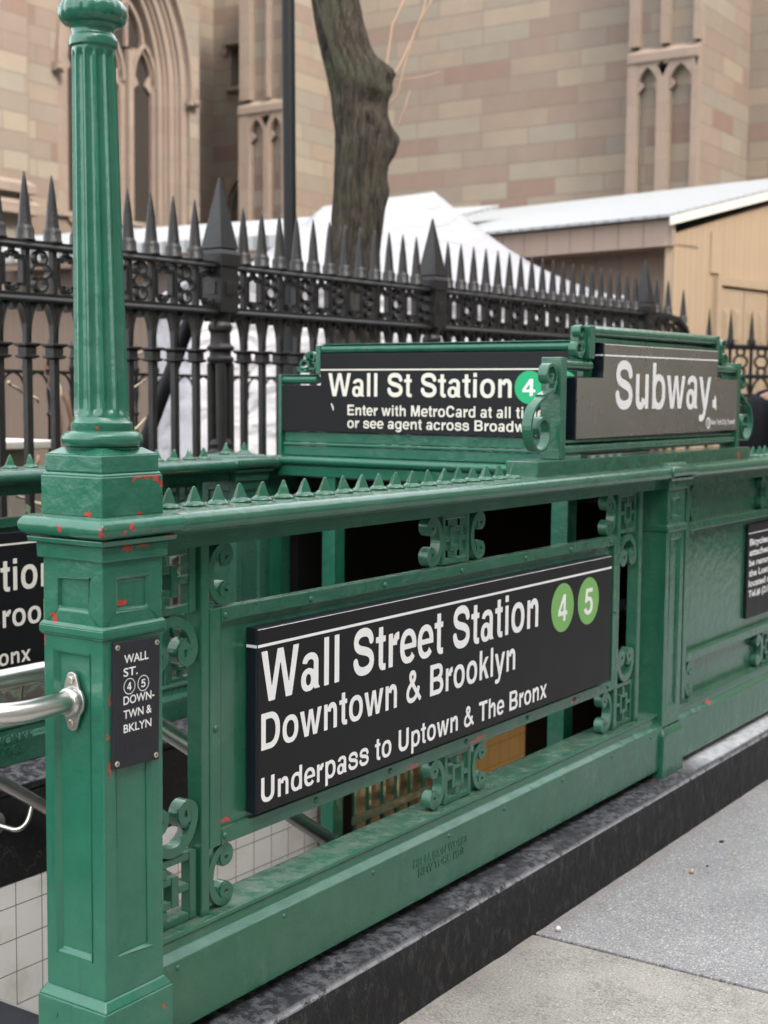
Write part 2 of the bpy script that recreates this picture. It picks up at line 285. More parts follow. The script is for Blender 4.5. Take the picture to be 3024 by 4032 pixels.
t = NT('lamp_diffuser'); t.b.inputs['Emission Color'].default_value = (1,.62,.25,1); t.b.inputs['Emission Strength'].default_value = 1.0; M['lamp'] = t.m
M['globe'] = plain('white_globe', (.75,.75,.72), .3)

# ------------------------------------------------------------------ mesh helpers
class MB:
    def __init__(s): s.v = []; s.f = []; s.m = []; s.cur = 0; s.smooth = []; s.sm = False
    def face(s, pts):
        i = len(s.v); s.v += [tuple(p) for p in pts]; s.f.append(tuple(range(i, i+len(pts)))); s.m.append(s.cur); s.smooth.append(s.sm)
    def grid(s, rows, close_u=False, close_v=False):
        i = len(s.v); n = len(rows[0]); k = len(rows)
        for r in rows: s.v += [tuple(p) for p in r]
        for a in range(k if close_v else k-1):
            for b in range(n if close_u else n-1):
                a2, b2 = (a+1) % k, (b+1) % n
                s.f.append((i+a*n+b, i+a*n+b2, i+a2*n+b2, i+a2*n+b)); s.m.append(s.cur); s.smooth.append(s.sm)
    def cap(s, ring):
        s.face(ring)
    def box(s, x0, x1, y0, y1, z0, z1):
        a = [(x0,y0,z0),(x1,y0,z0),(x1,y1,z0),(x0,y1,z0)]; b = [(x,y,z1) for x,y,_ in a]
        i = len(s.v); s.v += a+b
        for f in ((0,3,2,1),(4,5,6,7),(0,1,5,4),(1,2,6,5),(2,3,7,6),(3,0,4,7)):
            s.f.append(tuple(i+q for q in f)); s.m.append(s.cur); s.smooth.append(False)
    def prism(s, poly, axis, a, b):
        def P(p, w):
            return {'x': (w,p[0],p[1]), 'y': (p[0],w,p[1]), 'z': (p[0],p[1],w)}[axis]
        i = len(s.v); n = len(poly); s.v += [P(p,a) for p in poly]+[P(p,b) for p in poly]
        F_ = [tuple(range(i,i+n)), tuple(range(i+2*n-1,i+n-1,-1))]+[(i+k,i+(k+1)%n,i+n+(k+1)%n,i+n+k) for k in range(n)]
        for f in F_: s.f.append(f); s.m.append(s.cur); s.smooth.append(False)
    def frustum(s, c, hx0, hy0, z0, hx1, hy1, z1):
        x, y = c; q = ((-1,-1),(1,-1),(1,1),(-1,1))
        i = len(s.v); s.v += [(x+a*hx0,y+b*hy0,z0) for a,b in q]+[(x+a*hx1,y+b*hy1,z1) for a,b in q]
        for f in ((0,3,2,1),(4,5,6,7),(0,1,5,4),(1,2,6,5),(2,3,7,6),(3,0,4,7)):
            s.f.append(tuple(i+k for k in f)); s.m.append(s.cur); s.smooth.append(False)
    def strip(s, path, w, y0, y1, axis='y', closed=False):
        """ribbon of width w along a 2-D path, from depth y0 to y1"""
        n = len(path); ws = w if hasattr(w, '__len__') else [w]*n; L, Rr = [], []
        for k in range(n):
            if closed: a, b = path[(k-1) % n], path[(k+1) % n]
            else: a, b = path[max(k-1,0)], path[min(k+1,n-1)]
            dx, dz = b[0]-a[0], b[1]-a[1]; l = math.hypot(dx,dz) or 1; nx, nz = -dz/l, dx/l
            L.append((path[k][0]+nx*ws[k]/2, path[k][1]+nz*ws[k]/2)); Rr.append((path[k][0]-nx*ws[k]/2, path[k][1]-nz*ws[k]/2))
        def P(p, d): return (p[0],d,p[1]) if axis == 'y' else (d,p[0],p[1])
        rows = [[P(L[k],y0),P(Rr[k],y0),P(Rr[k],y1),P(L[k],y1)] for k in range(n)]
        s.grid(rows, close_u=True, close_v=closed)
        if not closed: s.face(rows[0]); s.face(rows[-1])
    def disc(s, c, r, d0, d1, n=20, axis='y', ry=None):
        ry = ry or r; s.prism([(c[0]+r*math.cos(2*math.pi*k/n), c[1]+ry*math.sin(2*math.pi*k/n)) for k in range(n)], axis, d0, d1)
    def lathe(s, prof, c, seg=32, fr=None, lean=(0,0,0)):
        sm = s.sm; s.sm = True; rows = []
        for r, z in prof:
            ox = lean[0]*(z-lean[2]); oy = lean[1]*(z-lean[2]); ring = []
            for k in range(seg):
                a = 2*math.pi*k/seg; rr = r*(fr(a,z) if fr else 1); ring.append((c[0]+ox+rr*math.cos(a), c[1]+oy+rr*math.sin(a), z))
            rows.append(ring)
        s.grid(rows, close_u=True); s.face(rows[0]); s.face(rows[-1]); s.sm = sm
    def tube(s, pts, r, seg=12, caps=True):
        sm = s.sm; s.sm = True; pts = [Vector(p) for p in pts]; n = len(pts); rs = r if hasattr(r,'__len__') else [r]*n
        up = Vector((0,0,1)); rows = []; prev = None
        for k in range(n):
            d = (pts[min(k+1,n-1)]-pts[max(k-1,0)]).normalized()
            if prev is None:
                a = d.cross(up); a = a if a.length > .01 else d.cross(Vector((1,0,0))); a.normalize()
            else: a = (prev-d*prev.dot(d)).normalized()
            prev = a; b = d.cross(a); rows.append([pts[k]+(a*math.cos(2*math.pi*q/seg)+b*math.sin(2*math.pi*q/seg))*rs[k] for q in range(seg)])
        s.grid(rows, close_u=True)
        if caps: s.face(rows[0]); s.face(rows[-1])
        s.sm = sm
    def ball(s, c, r, seg=12, sq=(1,1,1)):
        sm = s.sm; s.sm = True; rows = []
        for i in range(seg//2+1):
            p = math.pi*i/(seg//2); rows.append([(c[0]+sq[0]*r*math.sin(p)*math.cos(2*math.pi*k/seg)+1e-6*k, c[1]+sq[1]*r*math.sin(p)*math.sin(2*math.pi*k/seg), c[2]+sq[2]*r*math.cos(p)) for k in range(seg)])
        s.grid(rows, close_u=True); s.sm = sm
    def build(s, name, mat, parent=None, bevel=0, seg=2, recalc=True, angle=35):
        me = bpy.data.meshes.new(name); off = Vector(parent['_w']) if parent is not None else Vector((0,0,0))
        me.from_pydata([(p[0]-off.x,p[1]-off.y,p[2]-off.z) for p in s.v], [], s.f)
        for m in (mat if isinstance(mat,(list,tuple)) else [mat]): me.materials.append(m)
        me.polygons.foreach_set('material_index', s.m); me.polygons.foreach_set('use_smooth', s.smooth)
        if recalc:
            bm = bmesh.new(); bm.from_mesh(me); bmesh.ops.recalc_face_normals(bm, faces=bm.faces); bm.to_mesh(me); bm.free()
        uvl = me.uv_layers.new(name='UVMap')
        for p in me.polygons:
            nx, ny, nz = (abs(q) for q in p.normal)
            for li in p.loop_indices:
                vx, vy, vz = s.v[me.loops[li].vertex_index]
                uvl.data[li].uv = (vx,vy) if nz > max(nx,ny) else ((vy,vz) if nx > ny else (vx,vz))
        o = bpy.data.objects.new(name, me); col.objects.link(o)
        if parent is not None:
            o.parent = parent; o['_w'] = parent['_w']
        else: o['_w'] = (0.0,0.0,0.0)
        if bevel:
            b = o.modifiers.new('bevel','BEVEL'); b.width = bevel; b.segments = seg; b.limit_method = 'ANGLE'; b.angle_limit = R(angle); b.use_clamp_overlap = True
        return o
def tag(o, label=None, cat=None, group=None, kind=None):
    if label: o['label'] = label
    if cat: o['category'] = cat
    if group: o['group'] = group
    if kind: o['kind'] = kind
    return o
def thing(name, label, cat, loc, group=None):
    o = bpy.data.objects.new(name, None); o.empty_display_size = .1; o.location = loc; col.objects.link(o); o['_w'] = tuple(float(x) for x in loc)
    return tag(o, label, cat, group)
def arc(c, rx, rz, a0, a1, n=16): return [(c[0]+rx*math.cos(R(a0+(a1-a0)*k/n)), c[1]+rz*math.sin(R(a0+(a1-a0)*k/n))) for k in range(n+1)]

# ------------------------------------------------------------------ sign lettering: grotesque bold letters traced as outlines on a fine grid
ADV = dict(W=944,a=556,l=278,S=667,t=333,r=389,e=556,i=278,o=611,n=611,D=722,w=778,B=722,k=556,y=556,U=722,d=611,p=611,s=556,T=611,h=611,x=556,E=667,M=833,C=722,g=611,c=556,b=611,u=611,N=722,Y=667,m=889)
ADV.update({'&':722,'4':556,'5':556,' ':278})
def bez(p, n=14):
    out = [p[0]]
    for k in range(1, len(p), 3):
        a, b, c, d = out[-1], p[k], p[k+1], p[k+2]
        for q in range(1, n+1):
            t_ = q/n; u_ = 1-t_; out.append(tuple(u_**3*a[j]+3*u_*u_*t_*b[j]+3*u_*t_*t_*c[j]+t_**3*d[j] for j in (0,1)))
    return out
def GL(ch):
    b = lambda x0,y0,x1,y1: ('p', [(x0,y0),(x1,y0),(x1,y1),(x0,y1)])
    rg = lambda cx,cy,rx,ry,tx,ty,a0=0,a1=360: ('r', cx,cy,rx,ry,tx,ty,a0,a1)
    P_ = lambda *q: ('p', list(q)); S_ = lambda w,*q: ('s', w, bez(list(q)))
    bowlL = rg(290,266,255,280,130,106); bowlR = rg(321,266,255,280,130,106)
    return {
    'o':[rg(305,266,268,280,134,106)], 'n':[b(66,0,196,532),b(415,0,545,340),rg(362,340,183,206,130,112,0,165)],
    'h':[b(66,0,196,718),b(415,0,545,340),rg(362,340,183,206,130,112,0,165)], 'u':[b(66,192,196,532),b(415,0,545,532),rg(249,192,183,206,130,112,180,345)],
    'm':[b(62,0,190,532),b(381,0,509,350),b(700,0,828,350),rg(337,350,172,196,128,108,0,165),rg(656,350,172,196,128,108,0,165)],
    'r':[b(62,0,192,532),rg(352,330,172,212,134,126,82,175),b(350,415,384,541)], 'i':[b(69,0,199,532),b(69,602,199,718)], 'l':[b(69,0,199,718)],
    't':[b(96,120,226,676),b(10,438,306,532),rg(236,130,140,138,130,104,180,270),b(234,-8,306,96)],
    'e':[rg(280,266,260,280,130,104,-3,318),b(110,222,538,308)], 'c':[rg(282,266,262,280,130,106,28,332)],
    'a':[rg(275,378,212,168,124,98,0,172),b(361,70,487,380),P_((361,90),(487,90),(492,40),(522,22),(522,0),(378,0)),rg(222,155,190,169,124,86)],
    's':[S_(112,(462,352),(456,440),(390,492),(278,492),(160,492),(102,450),(102,388),(102,318),(190,302),(282,284),(392,262),(470,240),(470,152),(470,82),(398,40),(284,40),(160,40),(96,92),(86,178))],
    'S':[S_(134,(556,500),(550,604),(462,660),(330,660),(190,660),(112,602),(112,520),(112,420),(220,396),(332,372),(470,340),(568,306),(568,200),(568,104),(470,56),(336,56),(190,56),(106,122),(98,236))],
    'W':[P_((6,718),(152,718),(262,196),(400,718),(546,718),(684,196),(794,718),(938,718),(762,0),(608,0),(473,535),(336,0),(184,0))],
    'w':[P_((6,532),(148,532),(240,165),(322,532),(458,532),(542,165),(632,532),(772,532),(612,0),(472,0),(389,362),(308,0),(168,0))],
    'k':[b(66,0,196,718),P_((196,180),(196,328),(372,532),(528,532),(330,314)),P_((250,270),(350,345),(552,0),(396,0))],
    'y':[P_((8,532),(152,532),(346,0),(212,0)),P_((404,532),(546,532),(356,-20),(216,-20)),S_(108,(286,-10),(256,-120),(220,-160),(150,-160),(120,-160),(100,-158),(76,-155))],
    'x':[P_((8,0),(160,0),(548,532),(396,532)),P_((396,0),(548,0),(160,532),(8,532))],
    'D':[b(72,0,220,718),b(72,596,350,718),b(72,0,350,122),rg(350,359,336,359,148,122,-90,90)],
    'B':[b(72,0,220,718),b(72,602,420,718),b(72,312,430,418),b(72,0,430,118),rg(420,524,228,194,140,114,-90,90),rg(425,206,256,206,146,116,-90,90)],
    'U':[b(70,262,218,718),b(504,262,652,718),rg(361,262,291,278,148,130,180,360)], 'd':[b(415,0,545,718),bowlL], 'p':[b(66,-207,196,532),bowlR], 'b':[b(66,0,196,718),bowlR],
    'g':[bowlL,b(415,-20,545,532),rg(300,-20,245,196,130,104,195,360)], 'T':[b(15,596,596,718),b(232,0,380,718)],
    'E':[b(72,0,220,718),b(72,596,618,718),b(72,310,590,424),b(72,0,628,122)], 'N':[b(69,0,207,718),b(515,0,653,718),P_((69,718),(215,718),(653,0),(507,0))],
    'M':[b(66,0,202,718),b(631,0,767,718),P_((66,718),(262,718),(472,0),(362,0)),P_((767,718),(571,718),(361,0),(471,0))],
    'C':[rg(366,359,326,373,148,124,30,330)], 'Y':[P_((5,718),(168,718),(405,260),(262,260)),P_((662,718),(499,718),(262,260),(405,260)),b(259,0,407,330)],
    '&':[S_(112,(660,30),(540,160),(380,330),(250,500),(190,590),(215,672),(302,672),(396,672),(424,596),(398,530),(360,440),(110,396),(98,212),(94,110),(165,48),(272,48),(420,48),(530,150),(575,330))],
    '4':[b(310,0,438,710),b(27,152,528,266),P_((27,266),(310,710),(438,710),(150,266))],
    '5':[b(120,594,498,710),P_((118,710),(240,710),(205,330),(72,330)),rg(268,232,252,246,134,110,-162,142)]}[ch]
_gc = {}
def glyph(ch):
    if ch in _gc: return _gc[ch]
    st, ss = 13.0, 4; x0, y0 = -40.0, -250.0; nx, ny = int((ADV[ch]+90)/st)+1, int(1010/st)+1
    g = st/ss; X, Y = np.meshgrid(x0-st/2+g*(np.arange(nx*ss)+.5), y0-st/2+g*(np.arange(ny*ss)+.5)); A = np.zeros(X.shape, bool)
    for e in GL(ch):
        if e[0] == 'p':
            q = e[1]; ins = np.zeros(X.shape, bool)
            for k in range(len(q)):
                (ax,ay),(bx,by) = q[k], q[(k+1) % len(q)]
                if ay != by: ins ^= ((ay > Y) != (by > Y)) & (X < (bx-ax)*(Y-ay)/(by-ay)+ax)
            A |= ins
        elif e[0] == 'r':
            _, cx, cy, rx, ry, tx, ty, a0, a1 = e; n = 2.25
            o = (np.abs((X-cx)/rx)**n+np.abs((Y-cy)/ry)**n) <= 1; i = (np.abs((X-cx)/(rx-tx))**n+np.abs((Y-cy)/(ry-ty))**n) < 1
            an = (np.degrees(np.arctan2(Y-cy,X-cx))-a0) % 360; A |= o & ~i & ((an <= a1-a0) if a1-a0 < 360 else True)
        else:
            _, w, q = e
            for k in range(len(q)-1):
                ax, ay = q[k]; dx, dy = q[k+1][0]-ax, q[k+1][1]-ay; l = math.hypot(dx,dy)
                if l < 1e-6: continue
                t_ = ((X-ax)*dx+(Y-ay)*dy)/l; d = np.abs((X-ax)*dy-(Y-ay)*dx)/l; A |= (t_ >= 0) & (t_ <= l) & (d <= w/2)
                if k: A |= (X-ax)**2+(Y-ay)**2 <= (w/2)**2
    V = A.reshape(ny,ss,nx,ss).mean((1,3)); polys = []
    for j in range(ny-1):
        run = None
        for i in range(nx):
            full = i < nx-1 and V[j,i] >= .5 and V[j,i+1] >= .5 and V[j+1,i] >= .5 and V[j+1,i+1] >= .5
            if full:
                if run is None: run = i
                continue
            if run is not None:
                polys.append([(x0+run*st,y0+j*st),(x0+i*st,y0+j*st),(x0+i*st,y0+(j+1)*st),(x0+run*st,y0+(j+1)*st)]); run = None
            if i == nx-1: continue
            cs = [(i,j),(i+1,j),(i+1,j+1),(i,j+1)]; vs_ = [V[b_,a_] for a_,b_ in cs]
            if max(vs_) < .5: continue
            p = []
            for k in range(4):
                a_, b_ = cs[k], cs[(k+1) % 4]; va, vb = vs_[k], vs_[(k+1) % 4]
                if va >= .5: p.append((x0+a_[0]*st, y0+a_[1]*st))
                if (va >= .5) != (vb >= .5):
                    t_ = (.5-va)/(vb-va); p.append((x0+(a_[0]+t_*(b_[0]-a_[0]))*st, y0+(a_[1]+t_*(b_[1]-a_[1]))*st))
            if len(p) > 2: polys.append(p)
    xs = [q[0] for p in polys for q in p]; _gc[ch] = (polys, min(xs), max(xs)); return _gc[ch]
def text(mb, s, xa, xb, base, cap, fn):
    """letters from xa to xb along the sign, standing on base; fn maps (across, up) to space"""
    cur, seq = 0, []
    for ch in s:
        if ch != ' ': seq.append((ch, cur))
        cur += ADV[ch]*1.02
    lo = seq[0][1]+glyph(seq[0][0])[1]; hi = seq[-1][1]+glyph(seq[-1][0])[2]; k = (xb-xa)/(hi-lo); kz = cap/718
    for ch, c0 in seq:
        for p in glyph(ch)[0]: mb.face([fn(xa+(c0+x-lo)*k, base+y*kz) for x, y in p])
def font(mb, s, xa, xb, base, h, fn, off=.0, depth=0):
    """light lettering with the built-in font, fitted to a box"""
    c = bpy.data.curves.new('lettering','FONT'); c.body = s; c.offset = off; c.fill_mode = 'FRONT'; c.resolution_u = 4
    o = bpy.data.objects.new('lettering', c); col.objects.link(o); bpy.context.view_layer.update()
    me = o.evaluated_get(bpy.context.evaluated_depsgraph_get()).to_mesh(); V = [(v.co.x,v.co.y) for v in me.vertices]; Fs = [tuple(p.vertices) for p in me.polygons]
    x0, x1 = min(p[0] for p in V), max(p[0] for p in V); k = (xb-xa)/(x1-x0); kz = h/.72
    for f in Fs: mb.face([fn(xa+(V[i][0]-x0)*k, base+V[i][1]*kz) for i in f])
    o.to_mesh_clear(); bpy.data.objects.remove(o); bpy.data.curves.remove(c)

def auto(o, a=38):
    me = o.data; me.polygons.foreach_set('use_smooth', [True]*len(me.polygons)); me.set_sharp_from_angle(angle=R(a)); return o
def copy_part(o, parent, loc):
    c = o.copy(); col.objects.link(c); c.parent = parent; c.location = loc; return c

# ------------------------------------------------------------------ ground, pavement, kerb, stairwell
m = MB()
m.face([(-60,-60,-.07),(60,-60,-.07),(60,-.05,-.07),(-60,-.05,-.07)]); m.face([(-60,-.05,-.07),(.42,-.05,-.07),(.42,60,-.07),(-60,60,-.07)])
tag(m.build('ground', M['ground'], recalc=False), kind='structure')
m = MB(); xs = [-3.2,-1.62,1.553,4.6,7.7,10.8]
for i in range(5):
    for j, (a, b) in enumerate(((-.064,-1.75),(-1.762,-3.4))):
        m.cur = 0 if (i+j) % 2 == 1 else 1
        if (i, j) == (1, 0): m.cur = 0
        if (i, j) == (2, 0): m.cur = 1
        if (i, j) == (3, 0): m.cur = 1
        m.box(xs[i]+.007, xs[i+1]-.007, b, a, -.066, 0)
m.cur = 0; m.box(-2.6, .30, .17, 1.24, -.028, 0)
tag(m.build('pavement', [M['slab_near'], M['slab_far']], bevel=.004), kind='structure')
m = MB(); rows = []
N = 700
for k in range(N+1):
    x = -2.6+k*12.6/N
    e = .0035*noise.noise((x*3.1,0,0))+.0022*noise.noise((x*14,1,0))
    chip = max(0, noise.noise((x*2.2,7,0))-.42)*.035+max(0, noise.noise((x*9,3,0))-.5)*.014
    g = .004*noise.noise((x*5,5,0)); bot = .012*noise.noise((x*7,9,0)); z = .183+.003*noise.noise((x*2,8,2)); b = -.060+e
    rows.append([(x,b-.008+bot*.3,-.02),(x,b-.007+bot*.3,.002),(x,b-.004+bot*.15,.014),(x,b-.002,.06),(x,b,.115+g),(x,b+.003+chip*.5,z-.013-chip*.6),(x,b+.012+chip,z-.002),(x,-.03,z+.003+g*.6),(x,.0,z+.005+g*.4),(x,.05,z+.008),(x,.17,z+.010),(x,.17,-.3)])
m.sm = True; m.grid(rows)
ob = m.build('kerb', M['kerb']); ob.data.set_sharp_from_angle(angle=R(50)); tag(ob, kind='structure')

m = MB(); run, rise = .265, .1775
for k in range(14): m.box(.42+run*k, .42+run*(k+1)+.02, .17, 1.25, -3.2, -rise*(k+1))
tag(m.build('stairs', M['step'], bevel=.006), kind='structure')
m = MB(); m.box(.30,.425,.17,1.24,-.10,.003); tag(m.build('step', M['nosing'], bevel=.006), kind='structure')
m = MB(); m.box(.42,6.2,.155,.17,-3.2,.16); w = thing('stair_wall', 'white tiled stairwell wall under the black stone band, below the railing near the churchyard', 'wall', (1.5,1.28,-3.2))
m.build('near_facing', M['tile'], w); m = MB(); m.box(5.62,5.7,.17,1.36,-3.2,1.12); m.box(3.955,5.62,1.30,1.36,-3.2,.302); m.box(2.3,5.7,.12,1.36,-3.4,-3.21); m.build('end_wall', M['dark'], w)  # black boxes stand in for the unlit void beyond the tiles
m = MB(); m.box(.42,2.32,1.25,1.34,-3.2,.066); m.build('tile_facing', M['tile'], w)
m = MB(); m.box(2.325,3.95,1.252,1.34,-3.2,.30); m.build('warm_lit_tile_facing', M['tile_warm_lit'], w)
m = MB(); m.box(.30,2.32,1.247,1.36,.068,.325); m.build('stone_band', M['granite'], w, bevel=.006)
m = MB(); m.prism([(1.243,.327),(1.243,.350),(1.33,.372),(1.52,.372),(1.52,.327)], 'x', -2.6, 5.6); m.build('stone_coping', M['kerb'], w, bevel=.004)
m = MB(); m.box(-2.6,.425,1.245,1.52,-.05,.326); m.build('end_block', M['granite'], w)
# higher ground between the railing and the churchyard, and the churchyard itself
m = MB(); m.box(-20,40,1.525,40,.02,.33); tag(m.build('churchyard', M['soil']), kind='structure')
# unseen slab added to keep the deeper stairs dark
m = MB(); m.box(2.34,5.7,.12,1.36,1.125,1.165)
tag(m.build('shade_slab', M['dark']), 'unseen slab roofing the lower stairs behind the gateway beam, added to keep them dark', 'roof')

# ------------------------------------------------------------------ ornaments
def fret(mb, x0, x1, z0, z1, y0, y1, t=.015, tz=.014, hx=.022, hz=.0245):
    xm, zm = (x0+x1)/2, (z0+z1)/2; g = .0008; i, iz = t*.92, tz*.95
    mb.box(x0,x0+t,y0,y1,z0,z1); mb.box(x1-t,x1,y0,y1,z0,z1); mb.box(x0+t,x1-t,y0+g,y1,z0,z0+tz); mb.box(x0+t,x1-t,y0+g,y1,z1-tz,z1)
    mb.box(xm-hx-i/2,xm-hx+i/2,y0-g,y1,zm-hz-iz/2,zm+hz+iz/2); mb.box(xm+hx-i/2,xm+hx+i/2,y0-g,y1,zm-hz-iz/2,zm+hz+iz/2)
    mb.box(xm-hx+i/2,xm+hx-i/2,y0,y1,zm-hz-iz/2,zm-hz+iz/2); mb.box(xm-hx+i/2,xm+hx-i/2,y0,y1,zm+hz-iz/2,zm+hz+iz/2)
    mb.box(xm-i/2,xm+i/2,y0+g,y1,zm+hz+iz/2,z1-tz); mb.box(xm-i/2,xm+i/2,y0+g,y1,z0+tz,zm-hz-iz/2); mb.box(x0+t,xm-hx-i/2,y0+g,y1,zm-iz/2,zm+iz/2); mb.box(xm+hx+i/2,x1-t,y0+g,y1,zm-iz/2,zm+iz/2)
def scroll(mb, fn, Wd, H, r, w, y0, y1, core=True, turns=1.22):
    """C-shaped scroll: back at u=0, both volutes at u=Wd; fn maps (u,v) to (x,z)"""
    cu, cv = Wd-r, H/2-r
    half = [(cu+(cu-w/2)*math.cos(R(a)), (H/2-w/2)*math.sin(R(a))) for a in np.linspace(180, 90, 12)]
    sp = []; n = 34
    for k in range(1, n+1):
        f = k/n; a = 90-360*turns*f; rr = (r-w/2)*(1-f*.80); sp.append((cu+rr*math.cos(R(a)), cv+rr*math.sin(R(a))))
    up = half+sp; ws = [w]*12+[w*(1-.45*(k/n)) for k in range(n)]
    path = [(u,-v) for u, v in reversed(up)]+up[1:]; W_ = list(reversed(ws))+ws[1:]
    mb.strip([fn(u,v) for u, v in path], W_, y0, y1)
    if core:
        for s_ in (1,-1):
            c = fn(cu, s_*cv); mb.disc(c, r*.80, y0+.0035, y1-.001, 20)
hsc = lambda xb, s_, zc: (lambda u, v: (xb+s_*u, zc+v))
vsc = lambda zb, s_, xc: (lambda u, v: (xc+v, zb+s_*u))

def rail_profile(y, z0=0.0):
    p = [(y+.030,1.166),(y+.030,1.190),(y+.020,1.1915),(y+.020,1.1985)]
    p += [(y+.006+.021*math.cos(R(a)), 1.2195+.021*math.sin(R(a))) for a in np.linspace(265, 95, 16)]
    p += [(y+.03,1.2435),(y+.115,1.2435)]
    p += [(y+.148+.021*math.cos(R(a)), 1.2195+.021*math.sin(R(a))) for a in np.linspace(85, -85, 16)]
    p += [(y+.134,1.1985),(y+.134,1.1915),(y+.124,1.190),(y+.124,1.166)]
    return [(a,b+z0) for a,b in p]
def beam_profile(y, zb, zt):
    return [(y+.012,zb),(y+.010,zt-.043),(y+.029,zt-.031),(y+.031,zt-.011),(y+.026,zt-.009),(y+.027,zt),(y+.126,zt),(y+.140,zt-.031),(y+.145,zb)]
spike_me = None
def spikes(root, xs_, y, z, group=None):
    global spike_me
    for i, x in enumerate(xs_):
        if spike_me is None:
            m = MB(); m.lathe([(.0225,0),(.0245,.003),(.0215,.007),(.0150,.0115)], (0,0), 10); q = math.pi/4
            prof = [(.0160,.009),(.0132,.016),(.0094,.026),(.0060,.034),(.0036,.0392),(.0010,.0412)]
            rows = [[(1.15*r_*math.cos(math.pi/2*k+.12), 1.15*r_*math.sin(math.pi/2*k+.12), zz) for k in range(4)] for r_, zz in prof]
            m.grid(rows, close_u=True); m.face(rows[-1]); o = m.build('spike', M['green'], bevel=.0009); spike_me = o.data
            o.parent = root; o['_w'] = root['_w']
        else:
            o = bpy.data.objects.new('spike', spike_me); col.objects.link(o); o.parent = root; o['_w'] = root['_w']
            b = o.modifiers.new('bevel','BEVEL'); b.width = .0009; b.segments = 2; b.limit_method = 'ANGLE'
        o.location = Vector((x + .003*math.sin(i*7.3), y, z))-Vector(root['_w']); o.rotation_euler = (.05*math.sin(i*3.7), .05*math.cos(i*5.1), .12*math.sin(i*2.3))
def rivets(root, pts, mat, r=.0075):
    for x, y, z in pts:
        m = MB(); m.sm = True; m.grid([[(x+r*math.sin(p)*math.cos(a), y-r*.75*math.cos(p), z+r*math.sin(p)*math.sin(a)) for a in np.linspace(0, 2*math.pi, 11)[:-1]] for p in np.linspace(.05, math.pi/2, 5)], close_u=True)
        m.build('rivet', mat, root)

# ------------------------------------------------------------------ open railing bay with the large name board
def open_bay(root, x0, x1, y, mat, dz=0.0, zb=.217, stl=(.316,.341), str_=(2.287,2.311), spx=(), rv=True):
    """a bay between two posts; y is its front datum"""
    zt = .405+dz; ft, fb = 1.034+dz*.8, .540+dz; p0 = y+.05
    m = MB(); m.prism(rail_profile(y), 'x', x0, x1); auto(m.build('top_rail', mat, root))
    m = MB(); m.prism(beam_profile(y, zb, zt), 'x', x0, x1); m.build('base_beam', mat, root, bevel=.003)
    if spx: spikes(root, spx, y+.06, 1.2425)
    for a, b in (stl, str_, (x1-.148, x1-.120)):
        m = MB(); m.box(a,b,p0-.003,p0+.036,zt,1.168); m.build('stile', mat, root, bevel=.003)
    a, b = stl[1], str_[0]
    m = MB(); g = .001
    m.box(a,a+.035,p0-.004,p0+.022,fb,ft); m.box(b-.026,b,p0-.004,p0+.022,fb,ft); m.box(a+.035,b-.026,p0-.005,p0+.022,ft-.030,ft); m.box(a+.035,b-.026,p0-.005,p0+.022,fb,fb+.033)
    m.build('board_frame', mat, root, bevel=.0025)
    m = MB(); m.box(a+.035,b-.026,p0+.006,p0+.016,fb+.033,ft-.03); m.build('backing_plate', mat, root)
    if rv:
        rivets(root, [(x_,p0-.005,ft-.017) for x_ in (.387,.676,.968,1.324,1.672,1.953,2.235)]+[(x_,p0-.005,fb+.018) for x_ in (.386,.70,1.0,1.36,1.7,2.0,2.235)]+[(.358,p0-.004,.787),(2.275,p0-.004,.791)], mat)
        rivets(root, [(x_,y+.0105,.347) for x_ in (.204,.54,.878,1.221,1.509,1.86,2.2,2.5)], mat, .006)
    q0, q1 = p0+.002, p0+.030
    xm = [(1.244+1.380)/2, (1.271+1.403)/2] if dz == 0 else [x0+.49*(x1-x0)]*2
    for k, (za, zc) in enumerate(((ft+.002, 1.1655), (zt+.001, fb-.001))):
        H = zc-za; zm = (za+zc)/2
        for xb, s_ in ((stl[1]+.001,1),(str_[0]-.001,-1)):
            m = MB(); scroll(m, hsc(xb,s_,zm), .082, H, .028, .0165, q0, q1); m.build('scroll', mat, root, bevel=.002)
        f0 = xm[k]-.067
        m = MB(); fret(m, f0, f0+.134, za, zc, q0+.003, q1-.002); m.build('fret', mat, root, bevel=.0022)
        for xb, s_ in ((f0-.002,-1),(f0+.136,1)):
            m = MB(); scroll(m, hsc(xb,s_,zm), .078, H-.002, .028, .0165, q0, q1); m.build('scroll', mat, root, bevel=.002)
    for fx0, fx1 in ((x0+.018 if x0 > 0 else x0+.3, stl[0]-.004), (str_[1]+.005, x1-.152)):
        Wf = fx1-fx0; xc = (fx0+fx1)/2
        for za, zc in ((zt+.001, zt+.142), (1.033+dz*.8, 1.1655)):
            fa, fb_ = (fx0-.050, fx1) if fx0 < 1 else (fx0, fx1)
            big = (.022,.016,.032,.024) if fx0 < 1 else (.014,.014,.021,.026)
            m = MB(); fret(m, fa, fb_, za, zc, q0+.004, q1, *big); m.build('fret', mat, root, bevel=.0022)
        m = MB(); scroll(m, vsc(zt+.144, 1, xc), .112, Wf, .034, .020, q0, q1); m.build('scroll', mat, root, bevel=.002)
        m = MB(); scroll(m, vsc(1.031+dz*.8, -1, xc), .108, Wf, .034, .020, q0, q1); m.build('scroll', mat, root, bevel=.002)

